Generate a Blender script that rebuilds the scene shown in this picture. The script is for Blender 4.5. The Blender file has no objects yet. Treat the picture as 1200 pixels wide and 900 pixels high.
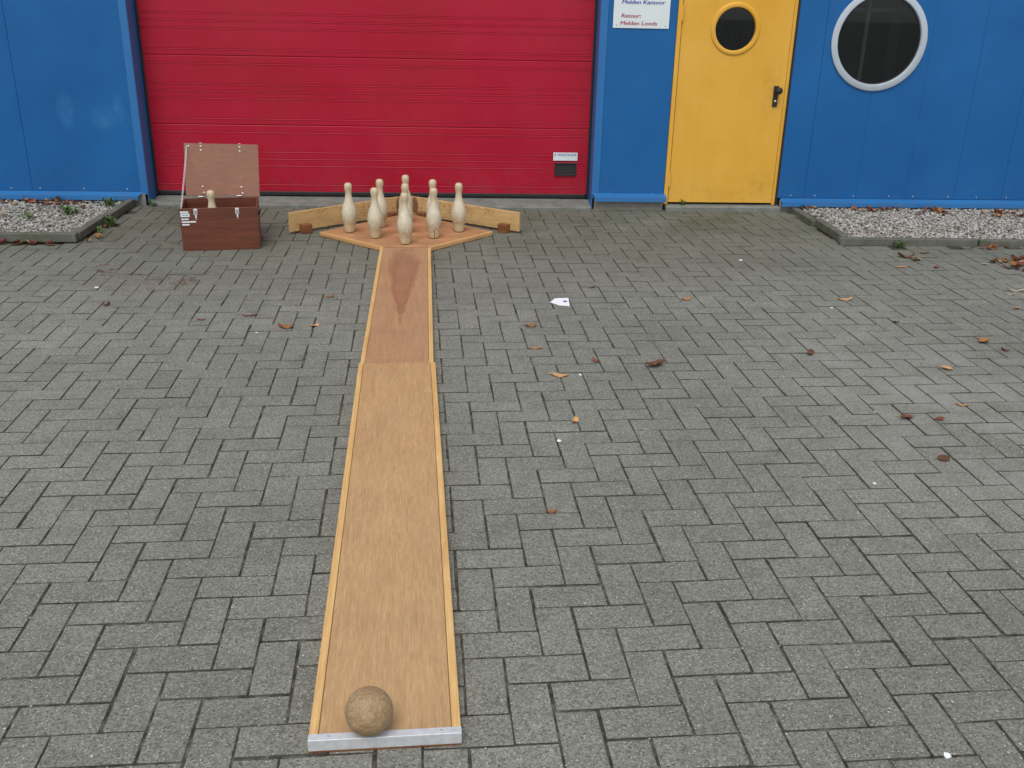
import bpy, bmesh, math, random
from mathutils import Vector, Matrix, noise
import numpy as np

random.seed(7)
S = bpy.context.scene
COL = S.collection

# ------------------------------------------------------------------ camera
FPX, PITCH, YAW, ROLL, CH = 1136.98, 0.3844, 0.0601, 0.0212, 1.6104
def cam_axes():
    cp, sp, cy, sy = math.cos(PITCH), math.sin(PITCH), math.cos(YAW), math.sin(YAW)
    f = Vector((sy*cp, cy*cp, -sp)); r = Vector((cy, -sy, 0)); u = r.cross(f)
    c, s = math.cos(ROLL), math.sin(ROLL)
    return c*r + s*u, -s*r + c*u, f
CR, CU, CF = cam_axes()
CPOS = Vector((0, 0, CH))
camd = bpy.data.cameras.new('Camera'); cam = bpy.data.objects.new('Camera', camd); COL.objects.link(cam)
camd.sensor_width = 36.0; camd.lens = FPX/1200*36.0; camd.clip_start = 0.05; camd.clip_end = 500
m = Matrix.Identity(4)
for i in range(3):
    m[i][0] = CR[i]; m[i][1] = CU[i]; m[i][2] = -CF[i]; m[i][3] = CPOS[i]
cam.matrix_world = m
S.camera = cam
S.render.resolution_x = 1024; S.render.resolution_y = 768

# ------------------------------------------------------------------ sky, sun, exposure (overcast day)
SUN_EL, SUN_AZ = math.radians(60), math.radians(196)      # azimuth clockwise from +Y: behind the camera
w = bpy.data.worlds.new('World'); S.world = w; w.use_nodes = True
nt = w.node_tree; nt.nodes.clear()
sky = nt.nodes.new('ShaderNodeTexSky'); sky.sky_type = 'NISHITA'; sky.sun_disc = False
sky.sun_elevation = SUN_EL; sky.sun_rotation = SUN_AZ
sky.air_density = 1.0; sky.dust_density = 1.5; sky.ozone_density = 1.0
hs = nt.nodes.new('ShaderNodeHueSaturation'); hs.inputs['Saturation'].default_value = 0.28
bg = nt.nodes.new('ShaderNodeBackground'); bg.inputs['Strength'].default_value = 0.13
wo = nt.nodes.new('ShaderNodeOutputWorld')
nt.links.new(sky.outputs[0], hs.inputs['Color']); nt.links.new(hs.outputs[0], bg.inputs['Color']); nt.links.new(bg.outputs[0], wo.inputs['Surface'])
sd = bpy.data.lights.new('Sun', 'SUN'); sd.energy = 1.0; sd.angle = math.radians(28); sd.color = (1.0, 0.97, 0.92)
sun = bpy.data.objects.new('Sun', sd); COL.objects.link(sun)
to_sun = Vector((math.sin(SUN_AZ)*math.cos(SUN_EL), math.cos(SUN_AZ)*math.cos(SUN_EL), math.sin(SUN_EL)))
sun.rotation_euler = (-to_sun).to_track_quat('-Z', 'Y').to_euler(); sun.location = (0, -4, 9)
S.view_settings.view_transform = 'Standard'; S.view_settings.look = 'None'
S.view_settings.exposure = 0.58; S.view_settings.gamma = 1.0; S.view_settings.use_curve_mapping = False

# ------------------------------------------------------------------ pixel -> place
def ray(x, y): return ((x-600)/FPX)*CR - ((y-450)/FPX)*CU + CF
def G(x, y, z=0.0):
    d = ray(x, y); return CPOS + d*((z-CH)/d.z)
def W(x, y, Y):
    d = ray(x, y); return CPOS + d*(Y/d.y)
def project(p):
    d = Vector(p)-CPOS; z = d.dot(CF); return 600+FPX*d.dot(CR)/z, 450-FPX*d.dot(CU)/z

# ------------------------------------------------------------------ material helpers
class NT:
    def __init__(s, name):
        s.m = bpy.data.materials.new(name); s.m.use_nodes = True
        s.t = s.m.node_tree; s.t.nodes.clear()
        s.out = s.t.nodes.new('ShaderNodeOutputMaterial')
        s.b = s.t.nodes.new('ShaderNodeBsdfPrincipled'); s.t.links.new(s.b.outputs[0], s.out.inputs['Surface'])
        s._obj = None
    def n(s, typ, **kw):
        nd = s.t.nodes.new(typ)
        for k, v in kw.items(): setattr(nd, k, v)
        return nd
    def link(s, a, b): s.t.links.new(a, b)
    def set(s, nd, **kw):
        for k, v in kw.items(): nd.inputs[k].default_value = v
        return nd
    def obj(s, scale=(1, 1, 1), loc=(0, 0, 0), world=False):
        if world: src = s.n('ShaderNodeNewGeometry').outputs['Position']
        else: src = s.n('ShaderNodeTexCoord').outputs['Object']
        mp = s.n('ShaderNodeMapping'); s.link(src, mp.inputs['Vector'])
        mp.inputs['Scale'].default_value = scale; mp.inputs['Location'].default_value = loc
        return mp.outputs[0]
    def noise(s, vec, scale, detail=4, rough=0.55, dist=0.0):
        nd = s.n('ShaderNodeTexNoise'); s.link(vec, nd.inputs['Vector'])
        nd.inputs['Scale'].default_value = scale; nd.inputs['Detail'].default_value = detail
        nd.inputs['Roughness'].default_value = rough; nd.inputs['Distortion'].default_value = dist
        return nd.outputs['Fac']
    def voro(s, vec, scale, feature='F1', out='Distance', rnd=1.0):
        nd = s.n('ShaderNodeTexVoronoi', feature=feature); s.link(vec, nd.inputs['Vector'])
        nd.inputs['Scale'].default_value = scale; nd.inputs['Randomness'].default_value = rnd
        return nd.outputs[out]
    def ramp(s, fac, stops, interp='LINEAR'):
        nd = s.n('ShaderNodeValToRGB'); s.link(fac, nd.inputs[0]); cr = nd.color_ramp; cr.interpolation = interp
        while len(cr.elements) < len(stops): cr.elements.new(0.5)
        for e, (p, c) in zip(cr.elements, stops):
            e.position = p; e.color = (c, c, c, 1) if isinstance(c, (int, float)) else (*c, 1)
        return nd.outputs[0]
    def mix(s, fac, a, b, blend='MIX'):
        nd = s.n('ShaderNodeMix', data_type='RGBA', blend_type=blend)
        for sock, v in ((nd.inputs[0], fac), (nd.inputs[6], a), (nd.inputs[7], b)):
            if hasattr(v, 'is_output'): s.link(v, sock)
            elif isinstance(v, (int, float)): sock.default_value = v
            else: sock.default_value = (*v, 1)
        return nd.outputs[2]
    def math(s, op, a, b=None, clamp=False):
        nd = s.n('ShaderNodeMath', operation=op, use_clamp=clamp)
        for sock, v in ((nd.inputs[0], a), (nd.inputs[1], b)):
            if v is None: continue
            if hasattr(v, 'is_output'): s.link(v, sock)
            else: sock.default_value = v
        return nd.outputs[0]
    def sep(s, vec):
        nd = s.n('ShaderNodeSeparateXYZ'); s.link(vec, nd.inputs[0]); return nd.outputs
    def bump(s, h, strength=0.3, dist=0.01):
        nd = s.n('ShaderNodeBump'); s.link(h, nd.inputs['Height'])
        nd.inputs['Strength'].default_value = strength; nd.inputs['Distance'].default_value = dist
        s.link(nd.outputs[0], s.b.inputs['Normal'])
    def color(s, c):
        if hasattr(c, 'is_output'): s.link(c, s.b.inputs['Base Color'])
        else: s.b.inputs['Base Color'].default_value = (*c, 1)
    def rough(s, r):
        if hasattr(r, 'is_output'): s.link(r, s.b.inputs['Roughness'])
        else: s.b.inputs['Roughness'].default_value = r
    def spec(s, v): s.b.inputs['Specular IOR Level'].default_value = v
    def metal(s, v): s.b.inputs['Metallic'].default_value = v

def simple(name, col, rough=0.5, metal=0.0, var=0.12, scale=30, bump=0.0):
    t = NT(name); v = t.obj()
    n = t.noise(v, scale, 5)
    dark = tuple(c*(1-var) for c in col); light = tuple(min(1, c*(1+var)) for c in col)
    t.color(t.ramp(n, [(0.3, dark), (0.7, light)])); t.rough(rough); t.metal(metal)
    if bump: t.bump(n, bump, 0.002)
    return t.m

# --- bricks
def mat_brick():
    t = NT('concrete_brick')
    P = t.obj(world=True)
    oi = t.n('ShaderNodeObjectInfo'); at = t.n('ShaderNodeAttribute', attribute_name='tone')
    tone = t.math('ADD', t.sep(oi.outputs['Color'])[0], at.outputs['Fac'])
    base = t.ramp(tone, [(0.0, (0.150, 0.152, 0.128)), (0.3, (0.176, 0.177, 0.151)), (0.7, (0.194, 0.195, 0.167)), (1.0, (0.214, 0.214, 0.186))])
    cloud = t.noise(P, 9, 5, 0.6)
    base = t.mix(0.55, base, t.ramp(cloud, [(0.3, 0.42), (0.7, 0.60)]), 'OVERLAY')
    big = t.noise(P, 0.8, 4, 0.6)
    base = t.mix(0.65, base, t.ramp(big, [(0.34, 0.40), (0.68, 0.60)]), 'OVERLAY')
    # exposed aggregate: dark pits, mid grains and pale chips
    vc = t.voro(P, 210, 'F1', 'Color')
    g = t.sep(vc)[0]
    base = t.mix(0.75, base, t.ramp(g, [(0.05, 0.30), (0.5, 0.5), (0.95, 0.70)]), 'OVERLAY')
    vd = t.voro(P, 150, 'F1', 'Distance'); vcc = t.voro(P, 150, 'F1', 'Color')
    chip = t.math('MULTIPLY', t.ramp(vd, [(0.16, 1), (0.34, 0)]), t.ramp(t.sep(vcc)[1], [(0.70, 0), (0.74, 1)]))
    base = t.mix(t.math('MULTIPLY', chip, 0.8), base, (0.52, 0.52, 0.49))
    vd2 = t.voro(P, 95, 'F1', 'Distance'); vc2 = t.voro(P, 95, 'F1', 'Color')
    pit = t.math('MULTIPLY', t.ramp(vd2, [(0.12, 1), (0.3, 0)]), t.ramp(t.sep(vc2)[2], [(0.74, 0), (0.78, 1)]))
    base = t.mix(t.math('MULTIPLY', pit, 0.7), base, (0.052, 0.052, 0.048))
    # pale dust trodden onto the paving on the right
    x, y, z = t.sep(P)
    dx = t.math('DIVIDE', t.math('SUBTRACT', x, 2.2), 0.85); dy = t.math('DIVIDE', t.math('SUBTRACT', y, 3.7), 1.5)
    rr = t.math('ADD', t.math('MULTIPLY', dx, dx), t.math('MULTIPLY', dy, dy))
    dust = t.math('MULTIPLY', t.math('SUBTRACT', 1.0, rr, True), t.ramp(t.noise(P, 3.2, 6, 0.7), [(0.42, 0), (0.62, 1)]))
    base = t.mix(t.math('MULTIPLY', dust, 0.45), base, (0.29, 0.285, 0.27))
    # green algae growing in from the wall and the beds
    al = t.math('MULTIPLY', t.math('DIVIDE', t.math('SUBTRACT', y, 5.2), 2.0, True), t.ramp(t.noise(P, 1.8, 6, 0.65), [(0.30, 0.30), (0.62, 1)]))
    base = t.mix(t.math('MULTIPLY', al, 0.82), base, (0.084, 0.089, 0.056))
    # old rusty leaf stain on the left
    sx = t.math('DIVIDE', t.math('ADD', x, 1.75), 0.5); sy = t.math('DIVIDE', t.math('SUBTRACT', y, 5.55), 0.28)
    sr = t.math('ADD', t.math('MULTIPLY', sx, sx), t.math('MULTIPLY', sy, sy))
    st = t.math('MULTIPLY', t.math('SUBTRACT', 1.0, sr, True), t.ramp(t.noise(P, 14, 5, 0.7), [(0.45, 0), (0.62, 1)]))
    base = t.mix(t.math('MULTIPLY', st, 0.5), base, (0.14, 0.07, 0.055))
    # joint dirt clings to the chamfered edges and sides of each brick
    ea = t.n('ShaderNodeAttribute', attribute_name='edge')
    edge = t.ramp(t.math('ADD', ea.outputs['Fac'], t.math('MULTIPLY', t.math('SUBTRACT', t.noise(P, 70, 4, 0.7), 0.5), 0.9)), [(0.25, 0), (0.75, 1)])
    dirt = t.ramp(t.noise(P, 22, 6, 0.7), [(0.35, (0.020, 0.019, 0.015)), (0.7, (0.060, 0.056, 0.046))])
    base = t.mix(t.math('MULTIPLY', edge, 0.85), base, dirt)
    t.color(base); t.rough(0.92); t.spec(0.25)
    h = t.math('ADD', t.math('MULTIPLY', t.noise(P, 260, 4, 0.7), 0.8), t.math('MULTIPLY', t.noise(P, 60, 3), 0.5))
    h = t.math('SUBTRACT', h, t.math('MULTIPLY', pit, 0.5))
    t.bump(h, 0.75, 0.0035)
    return t.m

def mat_joint():
    t = NT('joint_sand'); P = t.obj(world=True)
    n = t.noise(P, 22, 6, 0.7); n2 = t.noise(P, 180, 3, 0.6)
    c = t.ramp(n, [(0.3, (0.022, 0.020, 0.015)), (0.47, (0.058, 0.053, 0.041)), (0.64, (0.15, 0.14, 0.112))])
    c = t.mix(0.4, c, t.ramp(n2, [(0.3, 0.3), (0.7, 0.7)]), 'OVERLAY')
    y = t.sep(P)[1]
    al = t.math('MULTIPLY', t.math('DIVIDE', t.math('SUBTRACT', y, 5.0), 2.2, True), t.ramp(t.noise(P, 3, 5), [(0.35, 0.1), (0.65, 1)]))
    c = t.mix(t.math('MULTIPLY', al, 0.7), c, (0.030, 0.042, 0.014))
    t.color(c); t.rough(1.0); t.spec(0.1); t.bump(n2, 0.8, 0.004)
    return t.m

def mat_concrete(name, col, moss=0.0):
    t = NT(name); P = t.obj(world=True)
    n = t.noise(P, 12, 6, 0.65); n2 = t.noise(P, 120, 4, 0.7)
    c = t.ramp(n, [(0.25, tuple(a*0.7 for a in col)), (0.75, tuple(min(1, a*1.2) for a in col))])
    c = t.mix(0.35, c, t.ramp(n2, [(0.3, 0.3), (0.7, 0.7)]), 'OVERLAY')
    if moss:
        c = t.mix(t.math('MULTIPLY', t.ramp(t.noise(P, 7, 6, 0.7), [(0.4, 0), (0.62, 1)]), moss), c, (0.062, 0.078, 0.030))
    t.color(c); t.rough(0.92); t.spec(0.25); t.bump(n2, 0.5, 0.004)
    return t.m

def mat_paint(name, col, col2, smudges=None, rough=0.42, dirt=0.25, rib=False, spec=0.22):
    """factory-painted sheet: slight mottling, rain streaks from above, splash dirt near the foot"""
    t = NT(name); P = t.obj(world=True)
    n = t.noise(P, 1.6, 5, 0.6)
    c = t.mix(t.ramp(n, [(0.3, 0), (0.7, 1)]), col, col2)
    streak = t.noise(t.obj((26, 26, 0.8), world=True), 1.0, 4, 0.6)
    c = t.mix(t.math('MULTIPLY', t.ramp(streak, [(0.5, 0), (0.8, 1)]), dirt*0.5), c, tuple(a*0.55+0.03 for a in col))
    fine = t.noise(P, 420, 2, 0.5)
    c = t.mix(0.16, c, t.ramp(fine, [(0.3, 0.3), (0.7, 0.7)]), 'OVERLAY')
    z = t.sep(P)[2]
    foot = t.math('MULTIPLY', t.math('SUBTRACT', 1.0, t.math('DIVIDE', z, 0.4), True), t.ramp(t.noise(P, 16, 6, 0.7), [(0.42, 0), (0.7, 1)]))
    c = t.mix(t.math('MULTIPLY', foot, dirt), c, (0.10, 0.095, 0.075))
    r = t.math('ADD', t.math('MULTIPLY', t.noise(P, 5, 5), 0.16), rough-0.08)
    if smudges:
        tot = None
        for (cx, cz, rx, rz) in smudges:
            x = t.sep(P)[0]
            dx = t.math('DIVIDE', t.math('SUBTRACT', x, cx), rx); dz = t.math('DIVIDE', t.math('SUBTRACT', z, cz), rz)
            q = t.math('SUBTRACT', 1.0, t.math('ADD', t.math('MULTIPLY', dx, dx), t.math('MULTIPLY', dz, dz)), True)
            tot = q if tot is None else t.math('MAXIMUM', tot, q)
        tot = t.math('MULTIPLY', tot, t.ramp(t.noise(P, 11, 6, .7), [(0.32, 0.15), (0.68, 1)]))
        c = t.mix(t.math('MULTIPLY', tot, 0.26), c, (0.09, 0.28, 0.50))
    if name.startswith('yellow'):
        for (cx, cz, rx, rz, am) in ((2.43, .93, .10, .30, .28), (2.44, .22, .16, .12, .30), (2.1, .14, .42, .07, .14)):
            x = t.sep(P)[0]; dx = t.math('DIVIDE', t.math('SUBTRACT', x, cx), rx); dz = t.math('DIVIDE', t.math('SUBTRACT', z, cz), rz)
            q = t.math('SUBTRACT', 1.0, t.math('ADD', t.math('MULTIPLY', dx, dx), t.math('MULTIPLY', dz, dz)), True)
            q = t.math('MULTIPLY', q, t.ramp(t.noise(P, 14, 6, .7), [(.36, 0), (.66, 1)]))
            c = t.mix(t.math('MULTIPLY', q, am), c, (0.30, 0.17, 0.015))
    if rib:
        dust = t.math('MULTIPLY', t.ramp(t.noise(P, 2.2, 6, .65), [(.40, 0), (.75, 1)]), .06)
        c = t.mix(dust, c, (0.42, 0.16, 0.15))
    t.color(c); t.rough(r); t.spec(spec)
    if rib:
        wv = t.n('ShaderNodeTexWave', wave_type='BANDS', bands_direction='Z'); t.link(P, wv.inputs['Vector'])
        wv.inputs['Scale'].default_value = 18; wv.inputs['Distortion'].default_value = 0.0
        h = t.math('ADD', t.math('MULTIPLY', wv.outputs['Fac'], 0.10), t.math('MULTIPLY', t.noise(P, 3, 2), 0.6))
        t.bump(h, 0.12, 0.004)
    else:
        t.bump(t.math('ADD', t.noise(P, 2.5, 2), t.math('MULTIPLY', fine, 0.03)), 0.10, 0.02)
    return t.m

def mat_wood(name, light, mid, dark, axis='Y', stretch=0.05, scale=40, rough=0.5, wear=0.3, stain=None, specks=None):
    """plywood or pine with the grain along a local axis"""
    t = NT(name)
    sc = {'X': (stretch, 1, 1), 'Y': (1, stretch, 1), 'Z': (1, 1, stretch)}[axis]
    v = t.obj(sc); raw = t.obj()
    oi = t.n('ShaderNodeObjectInfo').outputs['Random']
    off = t.n('ShaderNodeVectorMath', operation='ADD'); t.link(v, off.inputs[0])
    cmb = t.n('ShaderNodeCombineXYZ'); t.link(t.math('MULTIPLY', oi, 37.0), cmb.inputs[0]); t.link(t.math('MULTIPLY', oi, 11.0), cmb.inputs[2])
    t.link(cmb.outputs[0], off.inputs[1]); v = off.outputs[0]
    g1 = t.noise(v, scale, 6, 0.65, 0.6); g2 = t.noise(v, scale*5.5, 5, 0.75)
    c = t.ramp(g1, [(0.28, dark), (0.5, mid), (0.72, light)])
    c = t.mix(0.6, c, t.ramp(g2, [(0.3, 0.30), (0.7, 0.70)]), 'OVERLAY')
    blot = t.noise(raw, 5, 5, 0.65)
    c = t.mix(wear, c, t.ramp(blot, [(0.3, 0.3), (0.7, 0.68)]), 'OVERLAY')
    scuff = t.ramp(t.noise(t.obj((1, 0.25, 1)), 55, 6, 0.75), [(0.66, 0), (0.74, 1)])
    c = t.mix(t.math('MULTIPLY', scuff, 0.25), c, tuple(a*0.45 for a in dark))
    r = rough
    if stain:
        (cx, cy, rx, ry, scol, amt) = stain   # an old damp mark
        x, y, z = t.sep(raw)
        wob = t.math('ADD', t.math('MULTIPLY', t.math('SUBTRACT', t.noise(raw, 7, 5, 0.65), 0.5), 2.4), t.math('MULTIPLY', t.math('SUBTRACT', t.noise(t.obj((1, .3, 1)), 60, 4, 0.7), 0.5), .7))
        # teardrop: narrows towards the near end
        wid = t.math('MAXIMUM', t.math('ADD', t.math('MULTIPLY', t.math('SUBTRACT', y, cy-ry), 1.0/(2*ry)), 0.12), 0.05)
        dx = t.math('DIVIDE', t.math('SUBTRACT', x, cx), t.math('MULTIPLY', wid, rx))
        dy = t.math('DIVIDE', t.math('SUBTRACT', y, cy), ry)
        q = t.math('ADD', t.math('ADD', t.math('MULTIPLY', dx, dx), t.math('POWER', t.math('ABSOLUTE', dy), 3.0)), wob)
        inside = t.ramp(t.math('MULTIPLY', q, .5), [(0.10, 0.75), (0.30, 1), (0.72, 0)]); rim = t.ramp(q, [(0.55, 0), (0.84, 1), (0.98, 0)])
        c = t.mix(t.math('MULTIPLY', inside, amt), c, scol)
        c = t.mix(t.math('MULTIPLY', rim, amt*0.12), c, tuple(a*0.6 for a in scol))
    if specks:
        sp = t.math('MULTIPLY', t.ramp(t.noise(t.obj((.55, 1, 1)), 75, 3, 0.6), [(0.55, 0), (0.61, 1)]), t.ramp(t.noise(raw, 6, 3), [(0.42, 0), (0.56, 1)]))
        c = t.mix(t.math('MULTIPLY', sp, specks), c, (0.11, 0.045, 0.020))
        x, y, z = t.sep(raw); dx = t.math('DIVIDE', t.math('SUBTRACT', x, .075), .035); dz = t.math('DIVIDE', t.math('SUBTRACT', z, .085), .075)
        kq = t.math('ADD', t.math('ADD', t.math('MULTIPLY', dx, dx), t.math('MULTIPLY', dz, dz)), t.math('MULTIPLY', t.math('SUBTRACT', t.noise(raw, 30, 4), .5), 1.6))
        c = t.mix(t.math('MULTIPLY', t.ramp(kq, [(.5, 1), (1, 0)]), .8), c, (0.10, 0.030, 0.014))
    kv = t.voro(t.obj((1, .35, 1)), 9.0); kn = t.ramp(kv, [(0.03, 1), (0.075, 0)])
    if name == 'pine': c = t.mix(t.math('MULTIPLY', kn, .75), c, (0.26, 0.09, 0.03))
    if name in ('lane_plywood', 'worn_plywood'):
        # thin scratches and rubbed tracks left by the rolling ball
        scr_ = t.ramp(t.noise(t.obj((1, .012, 1)), 130, 3, .6), [(0.63, 0), (0.68, 1)])
        c = t.mix(t.math('MULTIPLY', t.math('MULTIPLY', scr_, t.ramp(t.noise(raw, 3.2, 4), [(.42, 0), (.62, 1)])), .35), c, tuple(a*.5 for a in dark))
        dn = t.ramp(t.voro(raw, 26), [(0.035, 1), (0.06, 0)])
        c = t.mix(t.math('MULTIPLY', t.math('MULTIPLY', dn, t.ramp(t.noise(raw, 6, 2), [(.5, 0), (.6, 1)])), .45), c, tuple(a*.4 for a in dark))
        grime = t.ramp(t.noise(t.obj((1, .3, 1)), 9, 6, .7), [(.5, 0), (.75, 1)])
        c = t.mix(t.math('MULTIPLY', grime, .12), c, (0.20, 0.145, 0.09))
    t.color(c); t.rough(r)
    t.bump(g2, 0.22, 0.0015)
    return t.m

def mat_pin(crack=False):
    t = NT('worn_pin_wood' + ('_cracked' if crack else ''))
    P = t.obj(); x, y, z = t.sep(P)
    rnd = t.n('ShaderNodeObjectInfo').outputs['Random']
    cmb = t.n('ShaderNodeCombineXYZ'); t.link(t.math('MULTIPLY', rnd, 9.0), cmb.inputs[0]); t.link(t.math('MULTIPLY', rnd, 5.0), cmb.inputs[1])
    off = t.n('ShaderNodeVectorMath', operation='ADD'); t.link(P, off.inputs[0]); t.link(cmb.outputs[0], off.inputs[1]); Q = off.outputs[0]
    mp = t.n('ShaderNodeMapping'); t.link(Q, mp.inputs[0]); mp.inputs['Scale'].default_value = (1, 1, 0.12)
    grain = t.noise(mp.outputs[0], 70, 5, 0.6)
    wood = t.ramp(grain, [(0.3, (0.46, 0.345, 0.19)), (0.7, (0.59, 0.475, 0.29))])
    paint = t.ramp(t.noise(Q, 30, 4), [(0.3, (0.51, 0.445, 0.32)), (0.7, (0.64, 0.575, 0.45))])
    # belly keeps some white, head and foot are bare
    keep = t.ramp(t.math('DIVIDE', z, 0.345), [(0.0, 0.15), (0.22, 0.35), (0.33, 0.95), (0.62, 0.9), (0.78, 0.35), (1.0, 0.2)])
    c = t.mix(keep, wood, paint)
    # scuffed band low on the belly where pins strike each other
    zn = t.math('ADD', z, t.math('MULTIPLY', t.math('SUBTRACT', t.noise(Q, 26, 5, 0.7), 0.5), 0.06))
    band = t.ramp(t.math('DIVIDE', zn, 0.345), [(0.04, 0.25), (0.16, 0.4), (0.20, 1), (0.27, 0.7), (0.36, 0.12), (0.5, 0)])
    flake = t.ramp(t.noise(Q, 95, 6, 0.75), [(0.44, 0), (0.60, 1)])
    c = t.mix(t.math('MULTIPLY', t.math('MULTIPLY', band, flake), 0.9), c, (0.27, 0.175, 0.075))
    dent = t.ramp(t.noise(Q, 160, 4, 0.7), [(0.60, 0), (0.68, 1)])
    c = t.mix(t.math('MULTIPLY', dent, 0.38), c, (0.25, 0.18, 0.10))
    ring = t.ramp(t.math('DIVIDE', z, 0.345), [(0.0, 1), (0.012, 1), (0.02, 0)])
    c = t.mix(ring, c, (0.05, 0.035, 0.025))
    if crack:
        xx = t.math('ABSOLUTE', t.math('ADD', t.math('SUBTRACT', x, 0.006), t.math('MULTIPLY', t.math('SUBTRACT', t.noise(Q, 60, 2), 0.5), 0.008)))
        cr = t.math('MULTIPLY', t.ramp(xx, [(0.0022, 1), (0.0038, 0)]), t.ramp(z, [(0.055, 1), (0.07, 0)]))
        cr = t.math('MULTIPLY', cr, t.math('LESS_THAN', y, 0.0))
        c = t.mix(cr, c, (0.02, 0.015, 0.01))
    t.color(c); t.rough(0.42)
    t.bump(t.math('ADD', t.noise(Q, 130, 5, 0.7), t.math('MULTIPLY', flake, t.math('MULTIPLY', band, -0.5))), 0.35, 0.0018)
    return t.m

def mat_ball():
    t = NT('worn_ball_wood'); P = t.obj()
    n = t.noise(P, 45, 6, 0.7); n2 = t.noise(P, 16, 4, 0.6); n3 = t.noise(t.obj((1, 1, 0.2)), 90, 4)
    c = t.ramp(n2, [(0.3, (0.262, 0.170, 0.082)), (0.55, (0.315, 0.212, 0.108)), (0.75, (0.365, 0.256, 0.138))])
    c = t.mix(0.3, c, t.ramp(n, [(0.3, 0.3), (0.7, 0.7)]), 'OVERLAY')
    c = t.mix(0.45, c, t.ramp(n3, [(0.3, 0.35), (0.7, 0.65)]), 'OVERLAY')
    c = t.mix(0.7, c, t.ramp(t.noise(P, 330, 3, 0.8), [(0.35, 0.25), (0.65, 0.75)]), 'OVERLAY')
    sp = t.ramp(t.noise(P, 170, 3, 0.7), [(0.56, 0), (0.66, 1)])
    c = t.mix(t.math('MULTIPLY', sp, 0.6), c, (0.09, 0.06, 0.035))
    t.color(c); t.rough(0.55); t.bump(n, 0.35, 0.003)
    return t.m

def mat_glass(name, tint=(0.30, 0.33, 0.33)):
    t = NT(name); t.t.nodes.remove(t.b)
    tr = t.n('ShaderNodeBsdfTransparent'); tr.inputs[0].default_value = (*tint, 1)
    gl = t.n('ShaderNodeBsdfGlossy'); gl.inputs['Roughness'].default_value = 0.02; gl.inputs[0].default_value = (0.9, 0.95, 1, 1)
    fr = t.n('ShaderNodeFresnel'); fr.inputs[0].default_value = 1.5
    P = t.obj(world=True); bp = t.n('ShaderNodeBump'); t.link(t.noise(P, 2.2, 2), bp.inputs['Height']); bp.inputs['Strength'].default_value = 0.05
    t.link(bp.outputs[0], gl.inputs['Normal'])
    mx = t.n('ShaderNodeMixShader'); t.link(fr.outputs[0], mx.inputs[0]); t.link(tr.outputs[0], mx.inputs[1]); t.link(gl.outputs[0], mx.inputs[2])
    t.link(mx.outputs[0], t.out.inputs['Surface'])
    return t.m

def mat_leaf(name, a, b):
    t = NT(name); v = t.obj(); r = t.n('ShaderNodeObjectInfo').outputs['Random']
    n = t.noise(v, 90, 5, 0.7)
    c = t.ramp(n, [(0.3, a), (0.7, b)])
    hsv = t.n('ShaderNodeHueSaturation'); t.link(c, hsv.inputs['Color']); t.link(t.math('ADD', t.math('MULTIPLY', r, 0.5), 0.75), hsv.inputs['Value'])
    t.color(hsv.outputs[0]); t.rough(0.7); t.bump(n, 0.4, 0.002)
    return t.m

def mat_gravel():
    t = NT('pale_gravel'); at = t.n('ShaderNodeAttribute', attribute_name='tone')
    c = t.ramp(at.outputs['Fac'], [(0.0, (0.07, 0.06, 0.05)), (0.15, (0.17, 0.155, 0.135)), (0.5, (0.33, 0.315, 0.285)), (1.0, (0.52, 0.50, 0.465))])
    c = t.mix(0.3, c, t.ramp(t.noise(t.obj(world=True), 160, 4), [(0.3, 0.35), (0.7, 0.65)]), 'OVERLAY')
    t.color(c); t.rough(0.9)
    return t.m

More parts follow.
